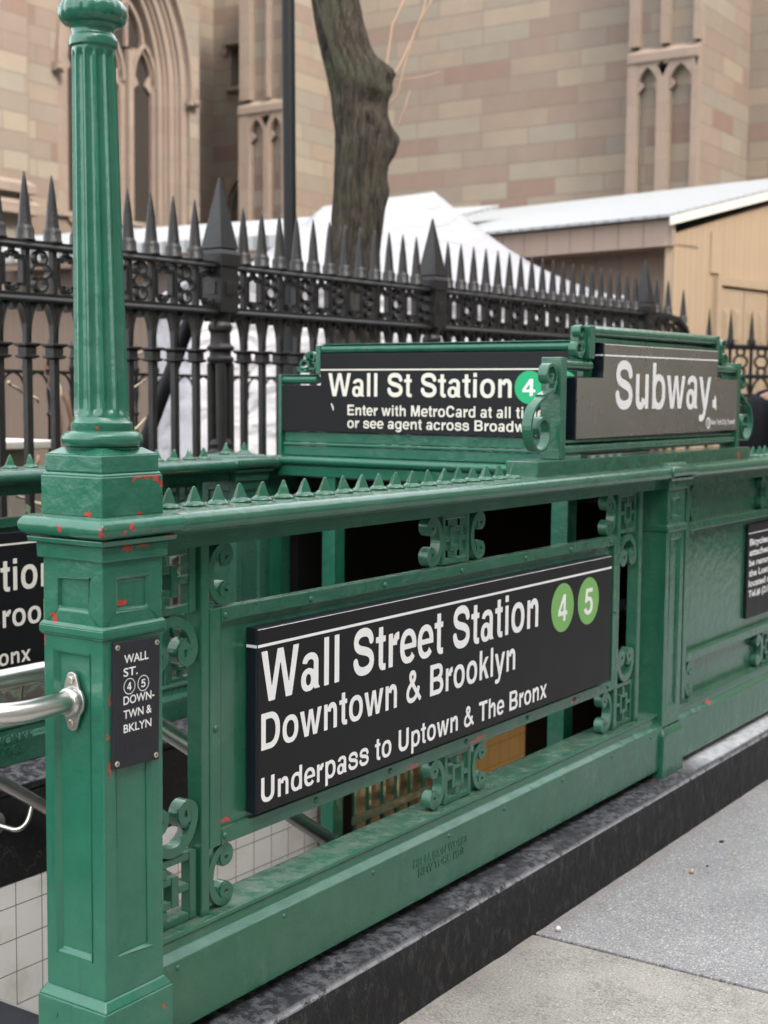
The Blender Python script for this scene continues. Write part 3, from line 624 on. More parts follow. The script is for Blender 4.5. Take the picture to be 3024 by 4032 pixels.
fr = thing('iron_railing', 'green iron railing bay framing the large black name board, scrolls in its open gaps', 'railing', (1.37,.077,.2), 'green railing bays around the stairs')
open_bay(fr, .150, 2.600, 0.0, M['green'], spx=[.235+.0726*k for k in range(20)])
m = MB(); fn = lambda a, b: (a,.0088,b)
font(m, 'HECLA IRON WORKS', 1.055, 1.312, .307, .022, fn, .02); font(m, 'NEW YORK 1903', 1.078, 1.296, .279, .022, fn, .02)
lo = m.build('cast_lettering', M['green'], fr, recalc=False); so_ = lo.modifiers.new('solid','SOLIDIFY'); so_.thickness = .0022; so_.offset = -1; so_.use_even_offset = False

br_ = thing('iron_railing', 'dark green iron railing bay across the stairs, nearer the black churchyard fence', 'railing', (1.0,1.427,.37), 'green railing bays around the stairs')
open_bay(br_, -1.0, 1.97, 1.35, M['green_dark'], dz=.083, zb=.372, stl=(-.50,-.475), str_=(1.66,1.685), spx=[-.3+.0775*k for k in range(29)], rv=False)
m = MB(); fn = lambda a, b: (a,1.3588,b)
font(m, 'HECLA IRON WORKS', .62, 1.045, .440, .026, fn, .02); font(m, 'NEW YORK 1903', .66, 1.01, .405, .026, fn, .02)
lo = m.build('cast_lettering', M['green_dark'], br_, recalc=False); so_ = lo.modifiers.new('solid','SOLIDIFY'); so_.thickness = .0022; so_.offset = -1; so_.use_even_offset = False

kr = thing('iron_railing', 'dark green solid railing bay behind the gateway beam, mostly hidden', 'railing', (3.9,1.427,.37), 'green railing bays around the stairs')
m = MB(); m.prism(rail_profile(1.35), 'x', 2.155, 5.6); auto(m.build('top_rail', M['green_dark'], kr))
m = MB(); m.box(2.155,5.6,1.40,1.43,.37,1.167); m.build('sheet', M['green_dark'], kr); m = MB(); m.box(2.34,5.6,1.362,1.398,.305,1.12); m.build('shade_lining', M['dark'], kr)  # black sheet added to keep the covered stairs dark
# solid bay beyond the middle post
sr = thing('iron_railing', 'green iron railing bay closed with solid sheet, beyond the middle post', 'railing', (3.9,.077,.2), 'green railing bays around the stairs')
m = MB(); m.prism(rail_profile(0.0), 'x', 2.75, 5.6); auto(m.build('top_rail', M['green'], sr))
m = MB(); m.prism(beam_profile(0.0, .217, .400), 'x', 2.75, 5.6); m.build('base_beam', M['green'], sr, bevel=.003)
m = MB(); m.box(2.76,5.58,.073,.083,.40,1.168); m.build('sheet', M['green'], sr)
m = MB()
m.box(2.846,2.882,.045,.072,.400,1.167); m.box(4.95,4.985,.045,.072,.400,1.167); m.box(2.882,4.95,.0445,.0725,1.003,1.033); m.box(2.882,4.95,.0445,.0725,.533,.566); m.box(2.758,2.785,.045,.072,.400,1.167)
m.build('frame', M['green'], sr, bevel=.003)
for za, zc in ((1.035,1.1655),(.401,.532)):
    zm, H = (za+zc)/2, zc-za
    m = MB(); scroll(m, hsc(2.884,1,zm), .075, H, .028, .0165, .047, .071); m.build('scroll', M['green'], sr, bevel=.002)
    for xb, s_ in ((3.70,-1),(3.84,1)):
        m = MB(); scroll(m, hsc(xb,s_,zm), .078, H, .028, .0165, .047, .071); m.build('scroll', M['green'], sr, bevel=.002)
    m = MB(); fret(m, 3.702,3.838,za,zc,.05,.071); m.build('fret', M['green'], sr, bevel=.0022)
    m = MB(); fret(m, 2.788,2.843,za,zc,.055,.071,.008,.012,.010,.024); m.build('fret', M['green'], sr, bevel=.0015)
spikes(sr, [3.48+.0725*k for k in range(14)], .06, 1.2425)

# ------------------------------------------------------------------ posts
def panel_face(mb, O, U, N, W, regions, dep=.007, sl=.006):
    O, U, N = Vector(O), Vector(U), Vector(N); Z = Vector((0,0,1))
    for v0, v1, (u0,u1,a,b) in regions:
        P = lambda u, v, d=0: O+U*u+Z*v-N*d
        o = [(0,v0),(W,v0),(W,v1),(0,v1)]; q = [(u0,a),(u1,a),(u1,b),(u0,b)]; i = [(u0+sl,a+sl),(u1-sl,a+sl),(u1-sl,b-sl),(u0+sl,b-sl)]
        for k in range(4):
            n = (k+1) % 4; mb.face([P(*o[k]),P(*o[n]),P(*q[n]),P(*q[k])]); mb.face([P(*q[k]),P(*q[n]),P(*i[n],dep),P(*i[k],dep)])
        mb.face([P(*c,dep) for c in i])
def post(root, x, y, w, mat, zb=.183, dz=0.0, newel=False, wy=None, plain_side=False):
    wy = wy or w; c = (x+w/2, y+wy/2); hx, hy = w/2, wy/2; zs = .355+dz
    def sq(e0, z0, e1, z1, mb): mb.frustum(c, hx+e0, hy+e0, z0, hx+e1, hy+e1, z1)
    m = MB(); sq(.013, zb, .013, .336+dz, m); sq(.013, .336+dz, .0005, zs, m); m.build('plinth', mat, root, bevel=.004, seg=3)
    m = MB(); reg = [(zs,1.034,(.030,w-.034,.425+dz,.992)), (1.034,1.196,(.036,w-.034,1.071,1.131))]
    panel_face(m, (x,y,0), (1,0,0), (0,-1,0), w, reg); panel_face(m, (x,y+wy,0), (0,-1,0), (-1,0,0), wy, [(zs,1.196,(.03,wy-.03,.6,.7))] if plain_side else [(a,b,(r_[0],wy-.034,r_[2],r_[3])) for a,b,r_ in reg], .0 if plain_side else .007)
    panel_face(m, (x+w,y+wy,0), (-1,0,0), (0,1,0), w, reg); panel_face(m, (x+w,y,0), (0,1,0), (1,0,0), wy, [(a,b,(r_[0],wy-.034,r_[2],r_[3])) for a,b,r_ in reg])
    o = m.build('shaft', mat, root); bm = bmesh.new(); bm.from_mesh(o.data); bmesh.ops.remove_doubles(bm, verts=bm.verts, dist=.0004); bm.to_mesh(o.data); bm.free()
    b = o.modifiers.new('bevel','BEVEL'); b.width = .003; b.segments = 3; b.limit_method = 'ANGLE'; b.angle_limit = R(25)
    m = MB(); sq(.0012, 1.020, .006, 1.026, m); sq(.0062, 1.026, .0062, 1.040, m); sq(.0062, 1.040, .0012, 1.047, m); m.build('band', mat, root, bevel=.002)
    m = MB(); sq(.0075, 1.164, .0085, 1.1915, m); sq(.0085, 1.1915, .019, 1.1935, m); sq(.019, 1.1935, .021, 1.2035, m); m.build('frieze', mat, root, bevel=.002)
    m = MB(); rows = []
    for a in np.linspace(-95, 95, 17):
        e, z = .012+.021*math.cos(R(a)), 1.2245+.0195*math.sin(R(a)); rows.append([(c[0]+sx*(hx+e), c[1]+sy*(hy+e), z) for sx, sy in ((-1,-1),(1,-1),(1,1),(-1,1))])
    m.grid(rows, close_u=True); m.face(rows[0]); m.face(rows[-1]); auto(m.build('cap_moulding', mat, root, bevel=.003, angle=60), 50)
    if newel:
        m = MB(); sq(.002, 1.243, .0015, 1.316, m); sq(.0015, 1.316, -.003, 1.322, m); sq(-.0035, 1.322, -.004, 1.354, m); sq(-.004, 1.354, -.024, 1.366, m); m.build('block', mat, root, bevel=.003, seg=3)
    else:
        m = MB(); sq(.006, 1.2435, -.004, 1.254, m); sq(-.02, 1.254, -.05, 1.261, m); m.build('cap_top', mat, root, bevel=.003)
nw = thing('newel_post', 'thick green iron newel post with chipped red primer, carrying a fluted lamp column', 'post', (.077,.077,.183))
post(nw, 0, 0, .154, M['green_post'], newel=True)
ax = (.0775,.0770); lean = (-.0085,.0125,1.37)
def lat(name, prof, seg=48, fr_=None, mat=None): 
    m = MB(); m.lathe(prof, ax, seg, fr_, lean); o = m.build(name, mat or M['green_post'], nw); o.data.set_sharp_from_angle(angle=R(42)); return o
lat('base_torus', [(.060,1.360),(.067,1.366)]+[(.061+.0135*math.cos(R(a)), 1.3815+.0145*math.sin(R(a))) for a in np.linspace(-80,80,13)]+[(.056,1.3965),(.0565,1.399),(.0565,1.411),(.052,1.4145),(.0495,1.422)])
def flute(a, z):
    e = min(1, max(0, (z-1.425)/.012))*min(1, max(0, (2.078-z)/.010)); d = abs(((a/(2*math.pi)*12+.35) % 1)-.5)*2
    return 1-.15*e*max(0, 1-(d/.84)**2.2) if d < .84 else 1
lat('column', [(.0497-.0112*((z-1.415)/.67)**1.0, z) for z in [1.415,1.422,1.426,1.430,1.434,1.438]+list(np.linspace(1.46,2.05,24))+[2.062,2.067,2.071,2.074,2.078,2.082,2.086]], 168, flute)
lat('neck', [(.0385,2.083),(.0432,2.087),(.0438,2.092),(.0438,2.100),(.0405,2.104),(.0385,2.110),(.0395,2.118),(.046,2.124)])
def gad(a, z): return 1-.035*abs(math.sin(a*9))**.5*0 + .030*(abs(math.cos(a*9))-.6)*min(1,max(0,(z-2.122)/.01))*min(1,max(0,(2.168-z)/.008))
lat('gadrooned_bulb', [(.044,2.1235)]+[(.043+.0185*math.cos(R(a)), 2.146+.0225*math.sin(R(a))) for a in np.linspace(-75,75,17)]+[(.046,2.170),(.046,2.176)], 144, gad)
lat('upper_collar', [(.0475,2.171),(.0485,2.174),(.0485,2.183),(.044,2.187),(.036,2.20),(.034,2.30),(.034,2.42),(.06,2.44),(.07,2.46)])
m = MB(); m.ball((ax[0]-.0105,ax[1]+.0155,2.60), .155, 24); m.build('globe', M['globe'], nw)
p2 = thing('railing_post', 'plain-capped green iron post right of the large name board, front railing', 'post', (2.675,.097,.183), 'plain green railing posts')
post(p2, 2.596, .010, .150, M['green'], wy=.138, plain_side=True)
p3 = thing('railing_post', 'dark green iron post at the far railing, left of the gateway beam', 'post', (2.07,1.44,.36), 'plain green railing posts')
post(p3, 1.985, 1.362, .165, M['green_dark'], zb=.36, dz=.08)
spikes(p3, [2.02,2.12], 1.44, 1.255)

# ------------------------------------------------------------------ boards
def board(root, x0, x1, y, z0, z1, th=.029):
    m = MB(); m.box(x0,x1,y+.0006,y+th,z0,z1); m.build('board', M['sign_side'], root, bevel=.0025)
    m = MB(); m.box(x0+.0022,x1-.0022,y-.0006,y+.0008,z0+.002,z1-.003); m.build('face', M['sign'], root)
def letters(root, name, items, mat):
    m = MB()
    for s, xa, xb, b, c, fn in items: text(m, s, xa, xb, b, c, fn)
    return m.build(name, mat, root, recalc=False)
ys = .0242; fF = lambda a, b: (a,ys-.0016,b)
s1 = thing('station_sign', 'large black enamel board reading Wall Street Station on the near railing, unobstructed by any post', 'sign', (1.33,.04,.586))
board(s1, .463, 2.196, ys, .586, .981)
letters(s1, 'lettering', [('Wall Street Station',.476,1.711,.8215,.1085,fF),('Downtown & Brooklyn',.476,1.580,.7195,.0785,fF),('Underpass to Uptown & The Bronx',.476,1.771,.6075,.0535,fF)], M['white'])
m = MB(); m.box(.4655,2.1935,ys-.0014,ys-.0006,.9395,.9455); m.box(.4622,.4634,ys+.0004,ys+.0275,.9395,.9455); m.build('stripe', M['white'], s1)
m = MB(); m.box(.466,2.193,ys-.0012,ys-.0004,.9768,.9782); m.build('edge_highlight', M['white'], s1)  # white line paints the highlight along the board's top edge
for xc, dg in ((1.864,'4'),(2.035,'5')):
    m = MB(); m.disc((xc,.8565), .0715, ys-.0012, ys-.0006, 56); d = m.build('route_bullet', M['lime'], s1)
    m = MB(); text(m, dg, xc-.030, xc+.028, .8565-.040, .0795, lambda a, b: (a,ys-.0018,b)); m.build('numeral', M['white'], d, recalc=False)
yb = 1.372; fB = lambda a, b: (a,yb-.0018,b)
s2 = thing('station_sign', 'black board with cream letters across the stairs, partly hidden by the chipped newel post', 'sign', (.5,1.38,.66))
board(s2, -.30, 1.49, yb, .662, 1.060)
letters(s2, 'lettering', [('Wall Street Station',.10,1.150,.888,.094,fB),('Downtown & Brooklyn',.26,1.285,.7815,.068,fB),('Underpass to Uptown & The Bronx',-.10,1.050,.671,.047,fB)], M['cream'])
m = MB(); m.box(-.2975,1.4875,yb-.0014,yb-.0006,1.022,1.0275); m.build('stripe', M['cream'], s2)

# gateway at the head of the covered stairs
gw = thing('gateway_beam', 'green iron beam and legs spanning the stairwell under the Station 4 board', 'gateway', (2.25,.75,1.2))
def roll(mb, axis, c, r, a, b, n=20): mb.prism([(c[0]+r*math.cos(2*math.pi*k/n), c[1]+r*math.sin(2*math.pi*k/n)) for k in range(n)], axis, a, b)
m = MB(); m.box(2.215,2.30,.12,1.36,1.178,1.213); m.box(2.222,2.30,.12,1.36,1.213,1.216); m.build('beam', M['green_teal'], gw, bevel=.003)
m = MB(); m.prism([(2.199+.018*math.cos(R(a))+.018, 1.2335+.0165*math.sin(R(a))) for a in np.linspace(95,265,14)]+[(2.31,1.217),(2.31,1.25)], 'y', .15, 1.35); auto(m.build('roll_moulding', M['green_teal'], gw))
for y0, y1, z0 in ((1.106,1.161,-2.2),(1.395,1.425,.37),(.19,.25,-2.2)):
    m = MB(); m.box(2.22,2.285,y0,y1,z0,1.177); m.build('leg', M['green_teal'], gw, bevel=.003)
# board standing on the gateway
X0 = 2.2
s3 = thing('station_sign', 'black stepped board reading Wall St Station with a vivid green 4, facing the stairs', 'sign', (2.24,.7,1.25))
m = MB(); m.prism([(1.33,1.338),(1.33,1.502),(1.157,1.502),(1.157,1.612),(.152,1.612),(.152,1.338)], 'x', X0, X0+.03); m.build('board', M['sign'], s3, bevel=.002)
for a, b, z0, z1 in ((1.329,1.342,1.252,1.540),(1.156,1.176,1.541,1.642),(.136,.151,1.252,1.642)):
    m = MB(); m.box(2.196,2.246,a,b,z0,z1); m.build('frame_stile', M['green_teal'], s3, bevel=.003)
m = MB()
for (a, b, z) in ((1.177,1.328,1.522),(.152,1.155,1.628)): roll(m, 'y', (2.216,z), .0155, a, b); m.box(2.20,2.235,a,b,z+.0155,z+.0185)
auto(m.build('top_roll', M['green_teal'], s3))
m = MB(); m.box(2.212,2.25,.152,1.327,1.300,1.337); m.box(2.204,2.25,.152,1.327,1.288,1.2985); m.box(2.210,2.26,.14,1.335,1.2515,1.2865); m.build('apron', M['green_teal'], s3, bevel=.003)
m = MB(); sp = [(1.205-.022*math.cos(R(a))*(1-k/60), 1.600+.020*math.sin(R(a))*(1-k/60)) for k, a in enumerate(np.linspace(180,-250,36))]
m.strip([(1.180,1.575)]+sp, .008, 2.205, 2.235, 'x'); sp = [(1.238-.034*math.cos(R(a))*(1-k/55), 1.575+.030*math.sin(R(a))*(1-k/55)) for k, a in enumerate(np.linspace(160,560,38))]
m.strip([(1.180,1.58)]+[(1.19,1.56)]+sp[4:], .0085, 2.206, 2.236, 'x'); m.build('scroll', M['green_teal'], s3)
fP = lambda a, b: (X0-.0012,-a,b)
letters(s3, 'lettering', [('Wall St Station',-1.121,-.389,1.464,.080,fP),('Enter with MetroCard at all times',-1.038,-.240,1.3985,.0365,fP),('or see agent across Broadway',-1.038,-.278,1.3545,.0350,fP)], M['gold_white'])
m = MB(); m.box(X0-.0012,X0-.0004,.20,1.155,1.5535,1.5585); m.build('stripe', M['gold_white'], s3)
for yc, dg in ((.325,'4'),(.205,'5')):
    m = MB(); m.disc((yc,1.498), .053, X0-.0012, X0-.0006, 48, 'x'); d = m.build('route_bullet', M['vivid'], s3)
    m = MB(); text(m, dg, -yc-.024, -yc+.022, 1.498-.0275, .055, lambda a, b: (X0-.002,-a,b)); m.build('numeral', M['white'], d, recalc=False)
m = MB(); m.prism([(1.104,1.425),(1.110,1.436),(1.107,1.440),(1.098,1.424),(1.100,1.412)], 'x', X0-.0008, X0-.0002); m.build('scuff', M['white'], s3)

# the Subway board standing on the near railing
sb = thing('subway_sign', 'grey stepped board reading Subway in a green scrolled frame on the near railing', 'sign', (2.56,.07,1.244)); G = M['green']
m = MB(); m.box(1.700,3.425,.026,.13,1.240,1.286); m.build('base_board', G, sb, bevel=.003)
m = MB(); m.prism([(1.955,1.343),(3.300,1.352),(3.300,1.540),(3.088,1.540),(3.088,1.640),(2.136,1.632),(2.136,1.528),(1.955,1.526)], 'y', .0385, .072); m.build('board', M['sign_side'], sb, bevel=.002)
m = MB(); m.prism([(1.957,1.345),(3.298,1.354),(3.298,1.538),(3.086,1.538),(3.086,1.638),(2.138,1.630),(2.138,1.526),(1.957,1.524)], 'y', .0372, .0390); m.build('face', M['sign_grey'], sb)
m = MB(); m.box(1.90,3.32,.076,.096,1.30,1.53); m.box(2.075,3.08,.076,.096,1.53,1.66); m.build('back_plate', G, sb)
for a, b, z0, z1 in ((1.857,1.893,1.287,1.582),(2.040,2.076,1.583,1.680),(3.082,3.106,1.600,1.692),(3.305,3.335,1.287,1.600)):
    m = MB(); m.box(a,b,.038,.105,z0,z1); m.build('stile', G, sb, bevel=.003)
for a, b, za, zb_ in ((1.894,3.304,1.314,1.318),(2.077,3.081,1.6655,1.6755),(1.894,2.074,1.5625,1.5625),(3.108,3.304,1.575,1.575)):
    m = MB(); n = 20; r_ = .0195 if za > 1.6 else .0175
    rows = [[(x,.066+r_*1.35*math.cos(2*math.pi*k/n), z+r_*math.sin(2*math.pi*k/n)) for k in range(n)] for x, z in ((a,za),(b,zb_))]
    m.sm = True; m.grid(rows, close_u=True); m.sm = False; m.face(rows[0]); m.face(rows[1]); m.build('roll', G, sb)
m = MB(); m.box(1.893,3.305,.047,.074,1.3335,1.3415); m.box(2.08,3.08,.047,.074,1.6325,1.647); m.build('fillet', G, sb)
def big_scroll(mir):
    f = lambda x, z: ((x if not mir else 5.196-x), z)
    lo_ = [(1.765+(.078-.062*k/54)*math.cos(R(a)), 1.372+(.080-.064*k/54)*math.sin(R(a))) for k, a in enumerate(np.linspace(108,108+470,55))]
    up_ = [(1.812+(.040-.031*k/44)*math.cos(R(a)), 1.528+(.040-.031*k/44)*math.sin(R(a))) for k, a in enumerate(np.linspace(-40,-40+430,45))]
    m = MB(); m.strip([f(*q) for q in reversed(lo_)]+[f(1.790,1.470)], [.0095]*55+[.013], .046, .076)
    m.strip([f(1.775,1.468),f(1.835,1.487)]+[f(*q) for q in up_], [.012]+[.010]*46, .0465, .0765); m.build('scroll', G, sb, bevel=.0015)
    up_ = [(2.000+(.034-.026*k/40)*math.cos(R(a)), 1.613+(.030-.022*k/40)*math.sin(R(a))) for k, a in enumerate(np.linspace(0,-420,41))]
    u2 = [(2.012+(.026-.020*k/40)*math.cos(R(a)), 1.660+(.024-.018*k/40)*math.sin(R(a))) for k, a in enumerate(np.linspace(-60,370,41))]
    m = MB(); m.strip([f(2.034,1.648)]+[f(*q) for q in up_], .0085, .050, .077); m.strip([f(2.034,1.640)]+[f(*q) for q in u2], .0082, .0505, .0765); m.build('scroll', G, sb, bevel=.0012)
big_scroll(False); big_scroll(True)
fS = lambda a, b: (a,.0362,b)
letters(sb, 'lettering', [('Subway',2.222,3.024,1.4325+.0,.1495,fS)], M['white'])
m = MB(); m.face([fS(2.140,1.593),fS(3.085,1.602),fS(3.085,1.607),fS(2.140,1.598)]); m.face([fS(2.14,1.6275),fS(3.084,1.6355),fS(3.084,1.6375),fS(2.14,1.6297)]); m.face([(2.1355,.0715,1.5935),(2.1355,.0385,1.5935),(2.1355,.0385,1.5985),(2.1355,.0715,1.5985)]); m.build('stripe', M['white'], sb, recalc=False)  # the uppermost line paints the top edge highlight in white
letters(sb, 'small_lettering', [('New York City Transit',3.037,3.274,1.3745,.0185,fS)], M['white'])
m = MB(); m.disc((3.010,1.381), .0205, .0362, .0368, 28); lg = m.build('roundel', M['white'], sb)
m = MB()
for q in ([(2.996,1.371),(3.001,1.371),(3.001,1.392),(2.996,1.392)],[(3.005,1.367),(3.010,1.367),(3.010,1.395),(3.005,1.395)],[(3.014,1.370),(3.0175,1.370),(3.0215,1.390),(3.018,1.390)]): m.face([(a,.0357,b) for a,b in q])
m.build('emblem', M['sign_side'], lg, recalc=False)
m = MB(); m.face([(a,.0361,b) for a,b in ((3.043,1.438),(3.083,1.428),(3.078,1.470),(3.062,1.484),(3.060,1.462),(3.045,1.466))]); m.build('sticker', M['white'], sb, recalc=False)

nt = thing('notice_sign', 'small dark notice about bicycles on the solid green railing sheet', 'sign', (3.7,.07,.6))
m = MB(); bx = [(3.53,.605),(4.02,.605),(4.02,.978),(3.53,.978)]
m.prism([(3.54,.605),(4.01,.605),(4.02,.615),(4.02,.968),(4.01,.978),(3.54,.978),(3.53,.968),(3.53,.615)], 'y', .060, .0722); m.build('plate', M['sign'], nt, bevel=.002)
m = MB(); fN = lambda a, b: (a,.0592,b)
for k, (s, w_) in enumerate((('Bicycles or',.30),('attached to',.31),('be removed',.31),('the Lost P',.28),('located at',.27),('Tel.# (212)',.29))): font(m, s, 3.548, 3.548+w_, .895-.041*k, .026, fN, .03)
m.box(3.534,4.016,.0592,.0600,.941,.9445); m.build('lettering', M['white'], nt, recalc=False)

pl = thing('name_plaque', 'small black plaque with WALL ST. in thin capitals and braille, on the newel post', 'plaque', (.078,-.003,.782))
m = MB(); q = [(.017,.784),(.136,.780),(.1405,1.013),(.0205,1.017)]; m.prism(q, 'y', -.0065, .0005); m.build('plate', M['plaque'], pl, bevel=.0015)
m = MB(); fQ = lambda a, b: (a,-.0072,b)
for s, a, b, z in (('WALL',.0455,.1085,.9755),('ST.',.0435,.080,.9515),('DOWN-',.043,.1235,.8995),('TWN &',.043,.116,.8735),('BKLYN',.043,.1152,.8475)): font(m, s, a, b, z, .0158, fQ, .012)
for xc, dg in ((.0585,'4'),(.0945,'5')):
    rows = [[(xc+r_*math.cos(a),-.0072,.932+r_*math.sin(a)) for a in np.linspace(0,2*math.pi,33)] for r_ in (.0150,.0135)]; m.grid(rows); text(m, dg, xc-.0058, xc+.0054, .932-.0075, .0150, fQ)
m.build('lettering', M['white'], pl, recalc=False)
m = MB()
for k, row in enumerate(((3,0,4),(2,3,6),(1,5,2))):
    x = .044
    for g_ in row:
        for c_ in range(g_):
            for d_ in range(3):
                if random.random() < .62: m.ball((x+.0022*(d_ % 2),-.0066,.831-.0085*k-.0022*(d_//2)), .00075, 6)
            x += .0058
        x += .006
m.build('braille', M['plaque'], pl)
for x, z in ((.0285,1.007),(.131,1.003),(.0255,.794),(.127,.790)):
    m = MB(); m.disc((x,z), .0052, -.0090, -.0064, 16); sc_o = m.build('screw', M['screw'], pl, bevel=.0008); m = MB(); m.disc((x,z), .0019, -.0094, -.0089, 8); m.build('socket', M['dark'], sc_o)

# ------------------------------------------------------------------ handrails
def fillet(pts, r, n=8):
    out = [Vector(pts[0])]
    for k in range(1, len(pts)-1):
        p, a, b = Vector(pts[k]), Vector(pts[k-1]), Vector(pts[k+1]); da, db = (a-p), (b-p); l = min(r, da.length*.49, db.length*.49)
        s, e = p+da.normalized()*l, p+db.normalized()*l
        for q in range(n+1):
            t_ = q/n; out.append(s*(1-t_)**2+p*2*t_*(1-t_)+e*t_*t_)
    return out+[Vector(pts[-1])]
hr = thing('handrail', 'brushed steel handrail looping out of the newel post and down the stairs', 'handrail', (0,.2,.9), 'steel handrails of the stairs')
m = MB(); m.tube(fillet([(0,.077,.904),(-.175,.077,.904),(-.175,.33,.904),(.23,.33,.904),(3.2,.33,-1.085)], .085, 10), .020, 24); m.build('tube', M['steel'], hr)
m = MB(); out_ = [(.076+.0285*math.cos(R(a)),.904+.0255*math.sin(R(a))) for a in (-35,0,35)]
pg = [(.0475+.0,.899)]; pg = []
for a in np.linspace(-50,50,9): pg.append((.0765+.031*math.cos(R(a)), .904+.031*math.sin(R(a))))
for a in np.linspace(40,140,9): pg.append((.0765+.0145*math.cos(R(a)), .944+.0145*math.sin(R(a))))
for a in np.linspace(130,230,9): pg.append((.0765+.031*math.cos(R(a)), .904+.031*math.sin(R(a))))
for a in np.linspace(220,320,9): pg.append((.0765+.0145*math.cos(R(a)), .864+.0145*math.sin(R(a))))
m.prism(pg, 'x', -.0055, .0005); fl = m.build('flange', M['steel'], hr, bevel=.0015)
m = MB(); m.sm = True
m.grid([[(x,.077+r_*math.cos(a),.904+r_*math.sin(a)) for a in np.linspace(0,2*math.pi,33)[:-1]] for x, r_ in ((-.006,.0275),(-.012,.0272),(-.017,.0250),(-.019,.0215),(-.018,.0195))], close_u=True); m.build('collar', M['steel'], hr)
for z in (.944,.864):
    m = MB(); m.disc((.0765,z), .0072, -.0095, -.0055, 18, 'x'); s_ = m.build('screw', M['screw'], fl, bevel=.0015)
h2 = thing('handrail', 'lower steel handrail on a hooked bracket against the black stone band', 'handrail', (.8,1.19,.38), 'steel handrails of the stairs')
m = MB(); m.tube([(.05,1.185,.892),(.10,1.185,.860),(3.0,1.185,-1.143)], .019, 20); m.build('tube', M['steel'], h2)
m = MB(); m.disc((.795,.262), .034, 1.232, 1.2475, 28); m.tube(fillet([(.80,1.232,.258),(.825,1.175,.245),(.862,1.178,.262),(.885,1.185,.306)], .03, 8), .0075, 10); m.build('bracket', M['steel'], h2, bevel=.002)
gt = thing('folding_gate', 'dark green barred gate folded against the tiles under the railing', 'gate', (2.7,1.19,-1.5))
for k in range(8):
    m = MB(); x = 2.46+.098*k; m.box(x,x+.016,1.180,1.196,-1.5,.62); m.build('bar', M['green_teal'], gt)
m = MB(); m.box(2.40,3.25,1.172,1.180,-.150,-.118); m.build('cross_rail', M['green_dark'], gt); m = MB(); m.box(2.36,2.43,1.17,1.20,-1.5,.62); m.build('edge_post', M['dark'], gt)
lp = thing('stair_lamp', 'warm wall lamp low in the stairwell, facing the tiles tinted for its warm light', 'lamp', (3.8,.22,-.33))
m = MB(); m.box(3.65,3.95,.171,.24,-.40,-.26); m.build('housing', M['plastic_grey'], lp); m = MB(); m.box(3.67,3.93,.241,.25,-.385,-.275); m.build('diffuser', M['lamp'], lp)
ll = bpy.data.lights.new('stair_light','AREA'); ll.energy = .6; ll.size = .25; ll.color = (1,.72,.40); lo = bpy.data.objects.new('stair_light', ll); col.objects.link(lo); lo.location = (3.8,.28,-.33); lo.rotation_euler = (R(78),0,0)

# ------------------------------------------------------------------ churchyard fence
FY = 2.5
fc = thing('iron_fence', 'tall black cast iron churchyard fence with spikes and ringed frieze', 'fence', (2.0,FY,.33))
bx_ = [3.235-.17-.1425*k for k in range(0, 22)]; b2 = [3.235+.17+.1373*k for k in range(12)]; b3 = [5.085+.17+.1472*k for k in range(19)]
piers = [3.235, 5.085, 8.074]; bars = sorted(bx_)+b2+b3
def at0(mb, name, mat, **kw): return mb.build(name, mat, None, **kw)
protos = {}
def place(name, x, z=0.0, sx=1.0):
    o = bpy.data.objects.new(name, protos[name][0]); col.objects.link(o); o.parent = fc; o['_w'] = fc['_w']
    o.location = Vector((x,FY,z))-Vector(fc['_w']); o.scale = (sx,1,1)
    if protos[name][1]:
        b = o.modifiers.new('bevel','BEVEL'); b.width = protos[name][1]; b.segments = 2; b.limit_method = 'ANGLE'
def proto(name, mb, bev=0):
    o = mb.build(name, M['iron'], None); protos[name] = (o.data, bev); bpy.data.objects.remove(o)
m = MB(); m.lathe([(.040,2.066),(.040,2.072),(.036,2.076),(.036,2.108),(.031,2.118),(.0285,2.122),(.0275,2.126),(.018,2.23),(.009,2.30),(.003,2.333),(.001,2.335)], (0,0), 8); proto('spike', m, 0)
m = MB(); m.box(-.0145,.0145,-.0145,.0145,.2,1.632); m.box(-.0125,.0125,-.0125,.0125,1.664,1.822); m.frustum((0,0),.020,.020,1.600,.034,.034,1.606); m.box(-.034,.034,-.034,.034,1.606,1.616); m.box(-.026,.026,-.026,.026,1.616,1.646); m.frustum((0,0),.026,.026,1.646,.038,.038,1.654); m.box(-.038,.038,-.038,.038,1.654,1.664); proto('bar', m, .002)
m = MB(); m.box(-.0105,.0105,-.016,.016,1.861,2.033); proto('mullion', m, .003)
m = MB()
for s_ in (1,-1):
    pts = [(s_*(.0715-.062*(1-math.cos(R(a))) ), 1.668+.162*math.sin(R(a))) for a in np.linspace(0, 88, 12)]
    m.strip(pts, .0125, -.020, .020)
m.prism([(-.022,1.824),(0,1.79),(.022,1.824)], 'y', -.019, .019); proto('arch', m, .0015)
m = MB()
for zc, rx, rz in ((1.999,.029,.027),(1.947,.048,.030),(1.895,.030,.027)):
    m.strip([(rx*math.cos(a), zc+rz*math.sin(a)) for a in np.linspace(0, 2*math.pi, 25)[:-1]], .0105, -.015, .015, closed=True)
for s_ in (1,-1): m.box(s_*.055-.004,s_*.055+.004,-.010,.010,1.940,1.952)
m.box(-.006,.006,-.012,.012,2.026,2.033); m.box(-.006,.006,-.012,.012,1.861,1.868); proto('ring_ornament', m)
m = MB(); m.box(-.053,-.043,-.015,.015,1.888,2.008); m.box(.043,.053,-.015,.015,1.888,2.008); m.box(-.043,.043,-.014,.014,1.998,2.008); m.box(-.043,-.014,-.014,.014,1.888,1.897); m.box(.014,.043,-.014,.014,1.888,1.897)
